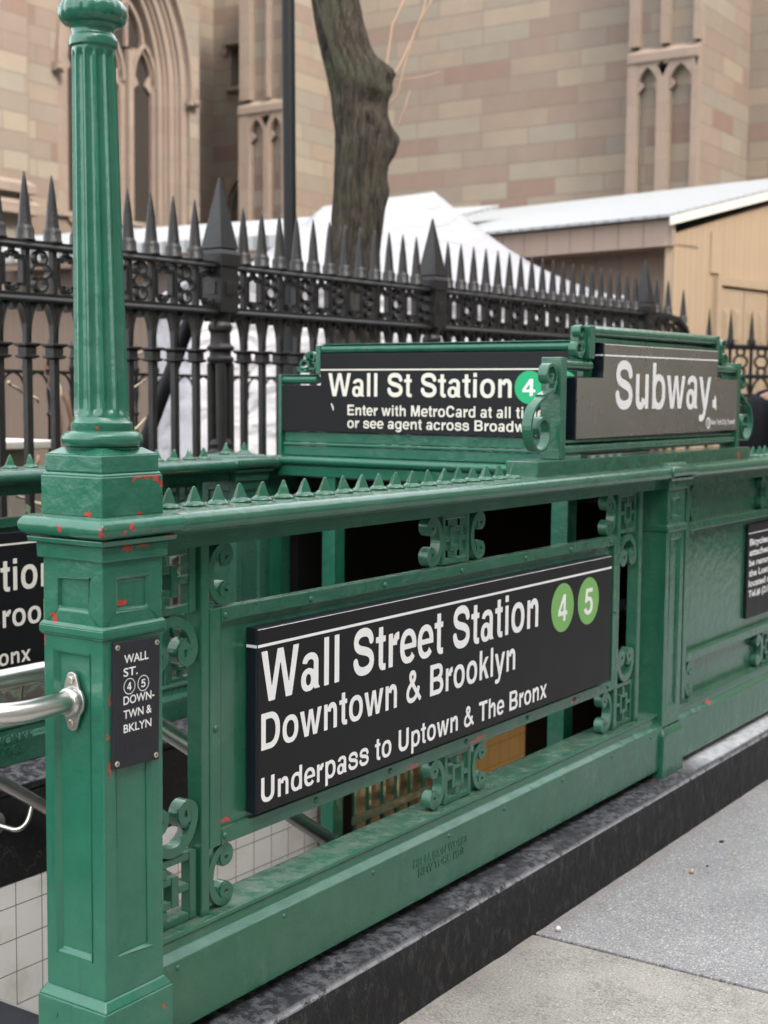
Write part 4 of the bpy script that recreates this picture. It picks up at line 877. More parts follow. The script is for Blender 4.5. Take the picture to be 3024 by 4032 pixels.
m.strip([(-.030,1.99),(-.022,2.012),(0,2.02),(.022,2.012),(.030,1.99)], .010, -.013, .013); m.strip([(-.028,1.895),(-.018,1.874),(0,1.868),(.018,1.874),(.028,1.895)], .011, -.014, .014)
m.box(-.007,.007,-.013,.013,2.018,2.033); m.box(-.008,.008,-.013,.013,1.861,1.884); proto('frame_ornament', m)
m = MB(); m.frustum((0,0),.066,.066,2.10,.056,.056,2.125); m.frustum((0,0),.062,.062,2.126,.004,.004,2.452); proto('pyramid_cap', m, .003)
m = MB(); m.box(-.060,.060,-.060,.060,1.835,2.066); m.box(-.068,.068,-.068,.068,2.045,2.100); m.box(-.028,.028,-.066,-.060,1.915,1.975); m.box(-.066,-.06,-.028,.028,1.915,1.975)
for x, y in ((-.03,-.03),(.03,-.03),(-.03,.03),(.03,.03)): m.lathe([(.021,.25),(.021,1.60)], (x,y), 10)
m.lathe([(.055,1.60),(.062,1.612),(.062,1.625),(.050,1.635),(.050,1.655),(.064,1.664),(.064,1.676),(.048,1.69),(.046,1.74),(.056,1.755),(.056,1.775),(.046,1.79),(.046,1.81),(.06,1.835)], (0,0), 20)
m.lathe([(.066,.20),(.066,1.19),(.050,1.205),(.058,1.225),(.046,1.25)], (0,0), 20); proto('pier', m, .002)
for x in bars:
    place('spike', x); place('bar', x); place('mullion', x)
for seg_ in (sorted(bx_)+[3.235], [3.235]+b2+[5.085], [5.085]+b3+[8.074]):
    for i in range(len(seg_)-1):
        a, b = seg_[i], seg_[i+1]; xm, wd = (a+b)/2, (b-a)/.1425
        place('arch', xm, 0, wd)
        place('ring_ornament' if i % 2 == 0 else 'frame_ornament', xm, 0, wd)
for x in piers: place('pier', x); place('pyramid_cap', x)
ra = [(-.034,0),(-.036,.010),(-.028,.020),(-.030,.032),(.030,.032),(.028,.020),(.036,.010),(.034,0)]
for z in (2.034, 1.824):
    m = MB(); m.prism([(FY+a, z+b*(1.0 if z > 2 else 1.15)) for a, b in ra], 'x', 0.0, 8.074); m.build('rail', M['iron'], fc, bevel=.002)
m = MB(); m.tube([(3.17,2.62,1.82),(2.90,2.72,1.13),(2.75,2.78,.4)], .034, 8); m.build('brace', M['iron_thin'], fc)
# swept end beyond the last pier
m = MB(); pts = [(8.12,2.05),(8.45,2.05),(8.70,2.03),(8.85,1.97),(8.95,1.86),(9.0,1.70)]
m.strip(pts, .036, FY-.03, FY+.03); m.strip([(8.12,1.84),(8.4,1.84),(8.6,1.80),(8.72,1.72)], .03, FY-.025, FY+.025)
for xc, zc in ((8.26,1.945),(8.43,1.945),(8.60,1.925),(8.78,1.88)): m.strip([(xc+.055*math.cos(a), zc+.07*math.sin(a)) for a in np.linspace(0,2*math.pi,21)[:-1]], .016, FY-.014, FY+.014, closed=True)
for x in (8.18,8.345,8.515,8.69,8.99): m.box(x-.014,x+.014,FY-.014,FY+.014,.3,2.04 if x < 8.6 else (1.97 if x < 8.9 else 1.74))
m.build('swept_end', M['iron'], fc)
for x, z in ((8.30,0),(8.52,-.005),(8.83,-.06)): place('spike', x, z)
fc.rotation_euler = (0, -.009, 0)
# low fence running back from the street past the sheds
lf = thing('iron_fence', 'low black iron fence with wide-set spikes in front of the tan shed door', 'fence', (9.6,2.35,.33))
d0 = Vector((9.05,2.45,0)); dr = Vector((.90,-.44,0)).normalized()
def lpt(s, z): return d0+dr*s+Vector((0,0,z))
for k in range(11):
    s = .10+.235*k; p = lpt(s,0)
    m = MB(); m.lathe([(.036,1.915),(.036,1.955),(.026,1.965),(.012,2.10),(.002,2.20)], (p.x,p.y), 8); m.build('spike', M['iron_thin'], lf)
    m = MB(); m.tube([lpt(s,.3),lpt(s,1.90)], .015, 6); m.build('bar', M['iron_thin'], lf)
for z, r_ in ((1.90,.022),(1.66,.018),(1.50,.018)):
    m = MB(); m.tube([lpt(0,z),lpt(2.7,z)], r_, 8); m.build('rail', M['iron_thin'], lf)
for k in range(10):
    s = .218+.235*k; m = MB()
    for zc, ra_, rb in ((1.86,.045,.035),(1.78,.075,.05),(1.70,.045,.035)): m.tube([lpt(s+ra_*math.cos(a), zc+rb*math.sin(a)) for a in np.linspace(0,2*math.pi,17)], .011, 6)
    for s_ in (1,-1): m.tube([lpt(s+s_*(.115-.10*(1-math.cos(a))), 1.42+.22*math.sin(a)) for a in np.linspace(0,1.5,8)], .010, 6)
    m.build('ring_ornament', M['iron_thin'], lf)
# thin inner fence
inf = thing('iron_fence', 'thin black spiked fence standing behind the tall churchyard fence', 'fence', (3.5,4.0,.33))
xs_ = [2.2+.168*k for k in range(22)]
for x in xs_:
    m = MB(); m.lathe([(.0085,.33),(.0085,1.34),(.016,1.345),(.016,1.36),(.009,1.365),(.009,1.41),(.017,1.47),(.012,1.50),(.010,1.58),(.018,1.60),(.019,1.615),(.012,1.625),(.0105,1.66),(.001,1.76)], (x,4.0), 8); m.build('bar', M['iron_thin'], inf)
m = MB(); m.box(2.1,5.9,3.99,4.01,1.572,1.590); m.build('rail', M['iron_thin'], inf); m = MB(); m.box(2.1,5.9,3.992,4.008,.55,.57); m.build('rail', M['iron_thin'], inf)
for x in xs_[:-1]:
    m = MB()
    for s_ in (1,-1): m.strip([(x+.084+s_*(.078-.070*(1-math.cos(a))), 1.475+.098*math.sin(a)) for a in np.linspace(0,1.5,8)], .008, 3.994, 4.006)
    m.build('arch', M['iron_thin'], inf)

# ------------------------------------------------------------------ pole, tree, shrub, vines, tomb
pw = thing('lamp_pole', 'smooth black metal pole rising behind the churchyard fence', 'pole', (4.63,3.17,.33))
m = MB(); m.lathe([(.075,.33),(.075,1.2),(.055,1.25),(.050,1.9),(.037,2.0),(.036,8.0)], (4.605,3.16), 20, None, (.040,.045,1.7)); m.build('shaft', M['pole'], pw)
m = MB(); m.lathe([(.10,.32),(.10,.45),(.085,.5),(.08,.55)], (4.605,3.16), 20); m.build('foot', M['pole'], pw)

tr = thing('tree', 'bare gnarled tree trunk with burls behind the spiked fence', 'tree', (5.25,3.17,.33))
path = [(5.22,3.18,.25,.235),(5.24,3.175,.6,.195),(5.25,3.172,1.4,.160),(5.254,3.172,2.33,.148),(5.286,3.17,2.637,.155),(5.300,3.172,2.80,.157),(5.32,3.168,2.95,.170),(5.330,3.175,3.05,.165),(5.326,3.206,3.285,.160),(5.325,3.228,3.42,.170),(5.300,3.28,3.56,.150),(5.287,3.33,3.75,.143),(5.284,3.354,3.87,.140),(5.27,3.42,4.2,.138),(5.25,3.5,4.7,.130),(5.28,3.58,5.4,.11),(5.33,3.65,6.2,.085),(5.4,3.7,7.2,.05)]
P4 = [Vector(p) for p in path]; rows = []; m = MB(); m.sm = True
burls = [(Vector((5.42,3.085,3.44)),.075,.075),(Vector((5.43,3.07,3.32)),.05,.035),(Vector((5.46,3.08,3.03)),.075,.065),(Vector((5.45,3.07,2.95)),.05,.03),(Vector((5.33,3.05,3.30)),.07,.030),(Vector((5.20,3.06,3.33)),.06,.028),(Vector((5.37,3.05,2.70)),.07,.022)]
holes = [(Vector((5.255,3.03,3.23)),.055,.050),(Vector((5.21,3.05,3.10)),.04,.025),(Vector((5.38,3.02,3.02)),.035,.03)]
for k in range(len(P4)-1):
    a, b = P4[k], P4[k+1]; n = max(3, int((b-a).to_3d().length/.022)) if a.z < 4.3 else 10
    for q in range(n):
        t_ = q/n; c = a.lerp(b, t_); ring = []
        for j in range(96):
            an = 2*math.pi*j/96; d = Vector((math.cos(an),math.sin(an),0)); p = Vector((c.x,c.y,c.z))+d*c.w
            rid = noise.noise((math.cos(an)*4.2, math.sin(an)*4.2, c.z*1.4))+.6*noise.noise((math.cos(an)*11, math.sin(an)*11, c.z*3.2)); r_ = c.w*(1+.055*noise.noise((d.x*1.7,d.y*1.7,c.z*2.3))) - .030*abs(rid)+.010
            p = Vector((c.x,c.y,c.z))+d*r_
            for bc, br, bh in burls: p += d*bh*math.exp(-((p-bc).length/br)**2)
            for bc, br, bh in holes: p -= d*bh*math.exp(-((p-bc).length/br)**2)
            ring.append(p)
        rows.append(ring)
m.grid(rows, close_u=True); m.face(rows[-1]); m.build('trunk', M['bark'], tr)
def limb(pts, r0, r1, mat, name='branch', n=7):
    pts = [Vector(p) for p in pts]; c = []
    for k in range(len(pts)-1):
        for q in range(4): c.append(pts[k].lerp(pts[k+1], q/4)+Vector([.006*noise.noise((k*3.1+q,i*9.0,pts[0].z*5)) for i in range(3)]))
    c.append(pts[-1]); m = MB(); m.tube(c, list(np.linspace(r0,r1,len(c))), n); m.build(name, M[mat], tr)
limb([(5.43,3.09,3.40),(5.455,3.075,3.58),(5.47,3.06,3.72),(5.53,3.0,3.90),(5.58,2.95,4.2)], .0085, .006, 'twig')
limb([(5.42,3.08,3.33),(5.49,3.01,3.48),(5.55,2.95,3.68),(5.61,2.87,3.87),(5.7,2.8,4.2)], .0085, .006, 'twig')
limb([(5.42,3.08,3.20),(5.47,3.02,3.30),(5.51,2.97,3.56),(5.56,2.9,3.8),(5.63,2.85,4.1)], .006, .004, 'twig')
limb([(5.45,3.05,3.05),(5.475,3.01,3.12),(5.49,2.98,3.22),(5.52,2.96,3.33)], .005, .0035, 'twig')
limb([(5.43,3.08,3.38),(5.6,2.95,3.42),(5.72,2.85,3.47)], .004, .002, 'twig')
for k in range(7):
    a = k*2.4; b = Vector((5.3+.03*k,3.6,5.4+.25*k)); limb([b, b+Vector((math.cos(a)*.5,math.sin(a)*.5,.5)), b+Vector((math.cos(a)*1.1,math.sin(a)*1.1,1.3)), b+Vector((math.cos(a+.3)*1.5,math.sin(a+.3)*1.5,2.1))], .05, .008, 'bark')

sh_ = thing('shrub', 'small leafy shrub glimpsed under the far green railing', 'shrub', (.95,1.75,.33)); m = MB(); rs = random.Random(3)
for k in range(900):
    c = Vector((.45+rs.random()*1.9, 1.62+rs.random()*.5, .36+rs.random()**1.3*.72)); a = Vector((rs.gauss(0,1),rs.gauss(0,1),rs.gauss(0,.6))).normalized(); b = a.orthogonal().normalized(); s_ = .012+.016*rs.random()
    m.face([c-a*s_*1.6, c+b*s_*.6, c+a*s_*1.6, c-b*s_*.6])
m.build('foliage', M['leaf'], sh_, recalc=False); m = MB()
for k in range(16): x = .5+.11*k; m.tube([(x,1.8,.3),(x+.04,1.82,.6),(x+.02*math.sin(k),1.78,.95)], .005, 5)
m.build('stem', M['vine'], sh_)
vn = thing('dead_vine', 'dry brown vine stems tangled on the black fence left of the newel', 'vine', (2.2,2.55,.4))
V_ = lambda u, z, y: (u, y, z)
for pts, r_, mt in (([(2.235,1.62),(2.25,1.50),(2.275,1.38),(2.29,1.22),(2.32,1.10)],.010,'vine'),([(2.22,1.57),(2.29,1.50),(2.33,1.38),(2.36,1.29),(2.375,1.24),(2.36,1.16),(2.335,1.08)],.011,'vine'),([(2.27,1.60),(2.29,1.53),(2.27,1.44),(2.255,1.36)],.008,'vine_pale'),([(2.26,1.145),(2.30,1.11),(2.335,1.06),(2.32,1.00)],.010,'vine_pale'),([(2.02,1.51),(2.10,1.47),(2.17,1.43)],.007,'vine_pale'),([(2.05,1.06),(2.12,1.03),(2.2,1.0)],.007,'vine_pale'),([(2.0,1.10),(2.10,1.13),(2.17,1.21)],.006,'vine'),([(2.40,1.19),(2.46,1.24)],.006,'vine'),([(2.68,1.60),(2.75,1.64),(2.80,1.67)],.005,'vine_pale'),([(2.66,1.45),(2.80,1.53)],.005,'vine_pale'),([(2.68,1.25),(2.80,1.36)],.006,'vine_pale')):
    m = MB(); c = []
    for k in range(len(pts)-1):
        for q in range(4): t_ = q/4; c.append((pts[k][0]*(1-t_)+pts[k+1][0]*t_, FY+.07+.02*math.sin(k*2+q), pts[k][1]*(1-t_)+pts[k+1][1]*t_))
    c.append((pts[-1][0],FY+.07,pts[-1][1])); m.tube(c, r_, 7); m.build('stem', M[mt], vn)
tb = thing('stone_tomb', 'low tan stone tomb with a whitewashed slab, behind the fence at far left', 'tomb', (2.3,3.4,.33))
m = MB(); m.box(1.4,2.86,3.18,3.95,1.205,1.245); m.build('slab', M['ledge_white'], tb, bevel=.008); m = MB(); m.box(1.5,2.75,3.30,3.85,.33,1.205); m.build('body', M['tan_trim'], tb)
for x in (2.61,2.0,1.55): m = MB(); m.box(x,x+.13,3.25,3.30,.33,1.204); m.build('pilaster', M['stone_plain'], tb, bevel=.006)
ub = thing('floodlight', 'black floodlight with a grey housing clipped low behind the fence', 'lamp', (3.1,4.6,.33))
m = MB(); m.box(2.98,3.34,4.5,4.62,1.30,1.58); m.build('case', M['plastic_black'], ub, bevel=.02); m = MB(); m.box(2.99,3.33,4.48,4.50,1.335,1.40); m.build('bracket', M['plastic_grey'], ub, bevel=.006); m = MB(); m.box(3.10,3.22,4.54,4.62,.33,1.30); m.build('stand', M['plastic_black'], ub)
rk = thing('boulder', 'rough pale boulder on the ground behind the fence, right of the newel', 'rock', (3.3,3.2,.5)); m = MB(); m.ball((3.30,3.3,.95), .24, 14, (1.1,.8,1.0))
m.v = [tuple(Vector(p)*(1)+Vector((p[0]-3.3,p[1]-3.3,p[2]-.95))*.18*noise.noise(Vector(p)*5)) for p in m.v]; m.box(3.1,3.5,3.15,3.45,.33,.8); m.build('stone', M['stone_plain'], rk)

# ------------------------------------------------------------------ tent and sheds
tn = thing('canopy_tent', 'white canopy tent with a peaked roof and white walls behind the tree', 'tent', (8.8,5.5,.33))
A = Vector((6.66,5.74,2.37)); B = Vector((9.54,3.32,2.33)); dv = Vector((.643,.766,0))*2.5; ux = (B-A).normalized(); ctr = (A+B)/2+dv/2
r1 = ctr-ux*.52+Vector((0,0,3.17-ctr.z)); r2 = ctr+ux*.52+Vector((0,0,3.36-ctr.z)); A2, B2 = A+dv, B+dv
def sag(a, b, t_): p = a.lerp(b, t_); p.z -= .16*math.sin(math.pi*t_)**1.0*(1-.15*t_); return p
m = MB(); m.sm = True; nn = 14
for e0, e1, t0, t1 in ((A,B,r1,r2),(B,B2,r2,r2),(B2,A2,r2,r1),(A2,A,r1,r1)):
    m.grid([[sag(e0.lerp(e1,q/nn), t0.lerp(t1,q/nn), k/nn) for q in range(nn+1)] for k in range(nn+1)])
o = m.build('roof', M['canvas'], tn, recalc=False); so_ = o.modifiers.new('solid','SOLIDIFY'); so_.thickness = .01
def curtain(a, b, name, amp=.03):
    m = MB(); m.sm = True; nrm = (b-a).cross(Vector((0,0,1))).normalized(); n = 60
    rows = []
    for z in np.linspace(.33, 1, 9):
        f = z; zz = .33+(f-.33)/.67*1.0; rows.append([])
    rows = [[(a.lerp(b,q/n)+nrm*amp*(noise.noise((q*.22,k*.25,a.x))+.4*noise.noise((q*.7,k*.2,2)))) .to_tuple()[:2]+(.33+(a.z-.30+(b.z-a.z)*q/n)*k/12,) for q in range(n+1)] for k in range(13)]
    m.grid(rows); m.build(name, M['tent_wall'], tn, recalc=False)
curtain(A,B,'wall'); curtain(A2,A,'wall'); curtain(B,B2,'wall'); curtain(B2,A2,'wall')
for e0, e1 in ((A,B),(A2,A),(B,B2)):
    m = MB(); m.face([e0+Vector((0,0,.01)),e1+Vector((0,0,.01)),e1-Vector((0,0,.2))+ux*.0,e0-Vector((0,0,.2))]); o = m.build('valance', M['canvas'], tn, recalc=False); so_ = o.modifiers.new('solid','SOLIDIFY'); so_.thickness = .008

def frame_local(o, cx, cy, ang): o.location = (cx,cy,.33); o.rotation_euler = (0,0,ang)
sd1 = thing('shed', 'tan board-sided shed with double doors and a white metal roof by the church', 'shed', (11.6,3.75,.33)); W_ = sd1['_w']; sd1['_w'] = (0.0,0.0,.33)
# local axes: x into the depth along the gable wall, y along the eave
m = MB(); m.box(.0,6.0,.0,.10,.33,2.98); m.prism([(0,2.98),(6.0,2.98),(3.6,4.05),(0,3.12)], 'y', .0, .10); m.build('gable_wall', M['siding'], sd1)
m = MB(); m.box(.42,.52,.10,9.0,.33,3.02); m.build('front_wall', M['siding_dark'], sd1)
m = MB(); m.box(-.06,-.02,-.03,9.0,3.00,3.265); m.box(-.02,.45,.0,9.0,3.0,3.03); m.build('fascia', M['fascia'], sd1)
m = MB(); sl = .235
m.prism([(-.16,3.27),(3.62,3.27+3.78*sl),(3.62,3.30+3.78*sl),(-.16,3.30)], 'y', -.05, 9.2); m.prism([(3.62,3.27+3.78*sl),(7.4,3.27),(7.4,3.30),(3.62,3.30+3.78*sl)], 'y', -.05, 9.2)
m.build('roof', M['roof'], sd1); m = MB(); m.prism([(-.16,3.19),(3.62,3.19+3.78*sl),(3.62,3.268+3.78*sl),(-.16,3.268)], 'y', -.075, -.051); m.build('barge_board', M['ledge_white'], sd1)
m = MB(); m.box(.76,.84,-.06,-.001,.36,2.66); m.box(1.84,1.92,-.06,-.001,.36,2.66); m.box(.76,1.92,-.06,-.001,2.661,2.75); dr_ = m.build('door_frame', M['tan_trim'], sd1)
m = MB(); m.box(.84,1.84,-.012,-.001,.36,2.66); m.build('door_gap', M['dark'], sd1)
for x0, x1 in ((.85,1.332),(1.348,1.83)):
    m = MB(); m.box(x0,x1,-.030,-.013,.36,2.645); d_ = m.build('door', M['siding_plain'] if 'siding_plain' in M else M['tan_trim'], sd1, bevel=.004)
    for za, zb_ in ((2.05,2.42),(1.15,1.85),(.5,1.0)):
        for xa in (x0+.07, x0+.285):
            m = MB(); m.box(xa,xa+.13,-.042,-.0301,za,zb_); m.box(xa+.03,xa+.10,-.055,-.0421,za+.04,zb_-.04); m.build('panel', M['tan_trim'], d_, bevel=.012)
m = MB(); m.box(.68,.86,-.02,-.001,2.78,3.2); m.build('wall_joint', M['tan_trim'], sd1)
sd1['_w'] = W_; sd1.rotation_euler = (0,0,R(-10.5))
sd2 = thing('shed', 'long tan shed with a thin white roof edge, left of the tent', 'shed', (10.6,7.2,.33)); W_ = sd2['_w']; sd2['_w'] = (0.0,0.0,.33)
m = MB(); m.box(.25,3.0,-.2,5.2,.33,3.08); m.build('wall', M['annex'], sd2); m = MB(); m.prism([(-.05,3.10),(3.2,3.85),(3.2,3.89),(-.05,3.14)], 'y', -.4, 5.0); m.prism([(-.06,3.10),(-.045,3.10),(-.045,3.24),(-.06,3.24)], 'y', -.4, 5.0)
m.prism([(-.05,3.10),(.3,3.32),(.3,3.46),(-.05,3.24)], 'y', -.4, 5.0); m.build('roof', M['roof'], sd2)
m = MB(); m.box(.0,.25,-.2,5.0,3.0,3.09); m.build('eave_board', M['fascia'], sd2); m = MB(); m.box(.3,2.5,5.21,7.15,.33,2.72); m.build('annex', M['annex'], sd2); m = MB(); m.box(.2,.55,7.16,7.62,.33,2.74); m.build('corner_post', M['siding_dark'], sd2)
sd2['_w'] = W_; sd2.rotation_euler = (0,0,R(4))

# ------------------------------------------------------------------ church
ch = thing('church', 'gothic church of mixed brown sandstone blocks with a tall traceried window', 'church', (17,12,.33))
S_, T_ = M['stone'], M['stone_trim']
def arch_pts(x0, x1, zs, za, n=10):
    """pointed arch from (x0,zs) over the apex to (x1,zs)"""
    xm = (x0+x1)/2; w_ = x1-x0; k = (za-zs)/(w_*math.sin(R(60)))
    L_ = [(x1-w_*math.cos(R(a)), zs+k*w_*math.sin(R(a))) for a in np.linspace(0,60,n)]
    return L_+[(x1+x0-x, z) for x, z in reversed(L_[:-1])]
def head(mb, x0, x1, zs, za, ztop, axis, d0, d1):
    p = arch_pts(x0,x1,zs,za); h_ = len(p)//2
    mb.prism(p[:h_+1]+[((x0+x1)/2,ztop),(x0,ztop)], axis, d0, d1); mb.prism(p[h_:]+[(x1,ztop),((x0+x1)/2,ztop)], axis, d0, d1)
m = MB(); m.box(18,19,6.98,12.605,.33,9.6); m.build('nave_wall', S_, ch)
m = MB(); m.box(19.6,20.4,-8,5.9,.33,9.6); m.build('end_wall', S_, ch)
def buttress(x, xb, y0, y1, niches, zs, za, zband, proj=.16):
    m = MB(); m.box(x+proj, xb, y0+.002, y1, .33, 9.6); b = m.build('buttress', S_, ch)
    m = MB(); ed = sorted([y0]+[v for n_ in niches for v in n_]+[y1])
    for i in range(0, len(ed), 2):
        m.box(x, x+proj-.001, ed[i], ed[i+1], .33, zband)
        e = .10 if i not in (0, len(ed)-2) else 0
        m.box(x+.02, x+proj-.001, ed[i]+e*.3, ed[i+1]-e*.3, zband+.24, 9.6)
    for a, c in niches:
        head(m, a, c, zs, za, zband, 'x', x+.01, x+proj-.001)
        mid = (a+c)/2
        for s_, yy in ((1,a),(-1,c)): m.prism([(yy,zs-.06),(yy+s_*.085,zs+.03),(yy+s_*.05,zs+.09),(yy,zs+.15)], 'x', x+.05, x+proj-.02)
    m.box(x-.02, x+proj-.001, y0-.0, y1, zband+.001, zband+.12); m.prism([(x-.02,zband+.121),(x+proj-.002,zband+.239),(x+proj-.002,zband+.121)], 'y', y0, y1)
    m.build('blind_arcade', T_, b)
    m = MB()
    for a, c in niches:
        mid = (a+c)/2
        m.prism([(a-.07,zs+.42*(za-zs)+.10),(mid-(c-a)*.62,za+.05),(a-.10,za+.05)], 'x', x-.004, x+.008)
    for i in range(len(niches)-1): y_ = (niches[i][1]+niches[i+1][0])/2; m.prism([(y_,za-.16),(y_+.09,za+.02),(y_-.09,za+.02)], 'x', x+.0, x+.006)
    m.build('spandrel_shade', M['dark'], b) if len(niches) > 1 else None  # dark plates on the face paint the shade of carved spandrels
    return b
buttress(17.5, 20.2, 5.90, 6.985, [(5.995,6.345),(6.525,6.835)], 5.97, 6.27, 6.34)
buttress(16.60, 18.6, 12.61, 13.62, [(12.70,12.98),(13.09,13.40)], 5.72, 6.05, 6.14)
m = MB(); m.box(18.0,18.8,13.62,14.44,.33,9.6); m.box(18.0,18.8,14.98,15.39,.33,9.6); m.box(18.0,18.8,14.44,14.98,5.40,7.02); m.box(18.0,18.8,14.44,14.98,7.72,9.6); head(m,14.44,14.98,4.80,5.30,5.399,'x',18.0,18.3); m.build('tower_wall', S_, ch)
m = MB(); m.box(18.42,18.5,14.45,14.97,.4,5.4); m.build('doorway', M['dark'], ch); m = MB(); m.box(18.38,18.46,14.45,14.97,7.03,7.71); m.build('side_window', M['dark'], ch)
m = MB(); m.box(17.90,18.0,14.36,15.10,7.74,7.82); m.box(17.92,18.0,15.02,15.09,7.58,7.738); m.build('window_hood', T_, ch)
m = MB(); m.box(17.90,18.02,14.40,15.02,6.93,7.0); m.build('window_sill', T_, ch); m = MB()
m.strip([(y_,z) for y_, z in arch_pts(14.36,15.06,4.80,5.42)], .07, 17.93, 18.02, 'x'); m.build('hood_mould', T_, ch)
m = MB(); m.box(12.0,18.0,15.39,16,.33,9.6); m.build('return_wall', S_, ch)
# window wall, facing the street
Y0 = 14.1; xc = 14.47
m = MB(); m.box(4,13.02,Y0,15.2,.33,9.6); m.box(15.92,16.16,Y0,15.385,.33,9.6); m.box(13.02,15.92,Y0,15.2,.33,4.20); head(m,13.02,15.92,6.38,8.95,9.0,'y',Y0,15.2); m.box(13.02,15.92,Y0,15.2,9.0,9.6)
m.build('aisle_wall', S_, ch)
wd = bpy.data.objects.new('window', None); col.objects.link(wd); wd.parent = ch; wd['_w'] = ch['_w']
m = MB()
for hw, wid, dep, apx in ((1.46,.07,-.07,8.98),(1.37,.13,.05,8.86),(1.26,.045,.10,8.72),(1.19,.12,.15,8.62),(1.10,.04,.21,8.50),(1.04,.09,.27,8.42)):
    pts = arch_pts(xc-hw,xc+hw,6.40,apx,14); pts = [(xc-hw, 4.21 if dep > 0 else 6.36)]+pts+[(xc+hw, 4.21 if dep > 0 else 6.36)]
    m.strip(pts, wid, Y0+dep, Y0+.62)
for s_ in (1,-1): m.box(xc+s_*1.47-.10,xc+s_*1.47+.10,Y0-.10,Y0-.001,6.22,6.34); m.box(xc+s_*1.50-.06,xc+s_*1.50+.06,Y0-.13,Y0-.101,6.25,6.33)
m.build('jamb_mouldings', T_, wd)
m = MB(); m.box(xc-1.0,xc+1.0,Y0+.44,Y0+.48,4.25,8.4); m.build('pane', M['glass'], wd)
m = MB(); L3 = [(xc-.95,xc-.52),(xc-.215,xc+.215),(xc+.52,xc+.95)]
for a, b in ((xc-1.02,xc-.95),(xc-.52,xc-.215),(xc+.215,xc+.52),(xc+.95,xc+1.02)):
    mid = (a+b)/2; m.box(a,b,Y0+.36,Y0+.435,4.21,6.50)
    if b-a > .2: m.box(mid-.05,mid+.05,Y0+.27,Y0+.359,4.21,6.95)
for a, b in L3:
    head(m,a,b,6.46,6.98,7.02,'y',Y0+.37,Y0+.43)
    m.strip(arch_pts(a-.05,b+.05,6.46,7.10), .05, Y0+.31, Y0+.369)
    for s_, xx in ((1,a),(-1,b)): m.prism([(xx,6.36),(xx+s_*.14,6.48),(xx+s_*.09,6.58),(xx,6.68)], 'y', Y0+.39, Y0+.43)
for c_ in (xc-.37, xc+.37):
    m.strip(arch_pts(c_-.37,c_+.37,7.05,7.75), .06, Y0+.35, Y0+.43); m.strip([(c_,7.02),(c_,7.7)], .05, Y0+.36, Y0+.43)
m.strip(arch_pts(xc-.25,xc+.25,7.72,8.2), .05, Y0+.35, Y0+.43); m.build('tracery', T_, wd)
m = MB(); m.box(12.9,16.0,Y0-.06,Y0+.30,4.12,4.20); m.box(13.1,15.9,Y0-.03,Y0-.001,3.60,3.66)
for k in range(4):
    a = 13.2+.65*k; m.strip([(a,3.66),(a+.6,4.11)], .07, Y0-.05, Y0-.001); m.strip([(a+.6,3.66),(a,4.11)], .07, Y0-.049, Y0-.002)
m.build('sill', T_, wd)
m = MB(); m.box(7.0,12.22,13.86,Y0-.001,.33,9.6); bt = m.build('buttress', S_, ch)
m = MB(); m.lathe([(.07,.4),(.07,9.6)], (12.27,13.99), 12); m.prism([(13.70,4.30),(13.70,4.42),(13.859,4.50),(13.859,4.30)], 'x', 7.0, 12.24); m.prism([(13.66,4.0),(13.66,4.14),(13.859,4.25),(13.859,4.0)], 'x', 7.0, 12.26); m.build('base_mouldings', T_, bt)

# ------------------------------------------------------------------ passer-by at the right edge
pn = thing('person', 'person in a dark navy jacket with a black backpack, walking past at the right edge', 'person', (6.78,1.05,.0))
def skin(name, verts, edges, mat, parent, root=0, sub=2):
    me = bpy.data.meshes.new(name); off = Vector(pn['_w']); me.from_pydata([tuple(Vector(v[:3])-off) for v in verts], edges, []); me.materials.append(M[mat])
    o = bpy.data.objects.new(name, me); col.objects.link(o); o.parent = parent; o['_w'] = pn['_w']
    md = o.modifiers.new('skin','SKIN'); md.use_smooth_shade = True
    for i, v in enumerate(verts): sv = me.skin_vertices[0].data[i]; sv.radius = (v[3], v[4] if len(v) > 4 else v[3]); sv.use_root = (i == root)
    s_ = o.modifiers.new('sub','SUBSURF'); s_.levels = sub; s_.render_levels = sub; return o
px0, py0 = 6.80, 1.02; f_ = Vector((.80,-.60,0)).normalized(); r_ = Vector((f_.y,-f_.x,0))
def Q(fw, rt, z): v = Vector((px0,py0,0))+f_*fw+r_*rt; return (v.x,v.y,z)
body = [Q(0,0,.98)+(.15,.11),Q(.01,0,1.18)+(.155,.115),Q(.02,0,1.38)+(.18,.13),Q(.03,0,1.50)+(.12,.10),Q(.05,0,1.58)+(.062,.062),Q(.07,0,1.68)+(.085,.092),Q(.075,0,1.78)+(.080,.088),
 Q(0,.09,.92)+(.10,.10),Q(.12,.10,.52)+(.068,.068),Q(.06,.10,.10)+(.045,.05),Q(.24,.10,.04)+(.038,.045),Q(0,-.09,.92)+(.10,.10),Q(-.02,-.10,.50)+(.068,.068),Q(-.22,-.10,.13)+(.045,.05),Q(-.06,-.10,.05)+(.038,.045),
 Q(.02,.20,1.46)+(.072,.072),Q(-.02,.27,1.18)+(.052,.052),Q(.14,.25,.96)+(.036,.036),Q(.02,-.20,1.46)+(.072,.072),Q(-.02,-.27,1.18)+(.052,.052),Q(.14,-.25,.96)+(.036,.036)]
eg = [(0,1),(1,2),(2,3),(3,4),(4,5),(5,6),(0,7),(7,8),(8,9),(9,10),(0,11),(11,12),(12,13),(13,14),(2,15),(15,16),(16,17),(2,18),(18,19),(19,20)]
bd = skin('body', body, eg, 'skin', pn)
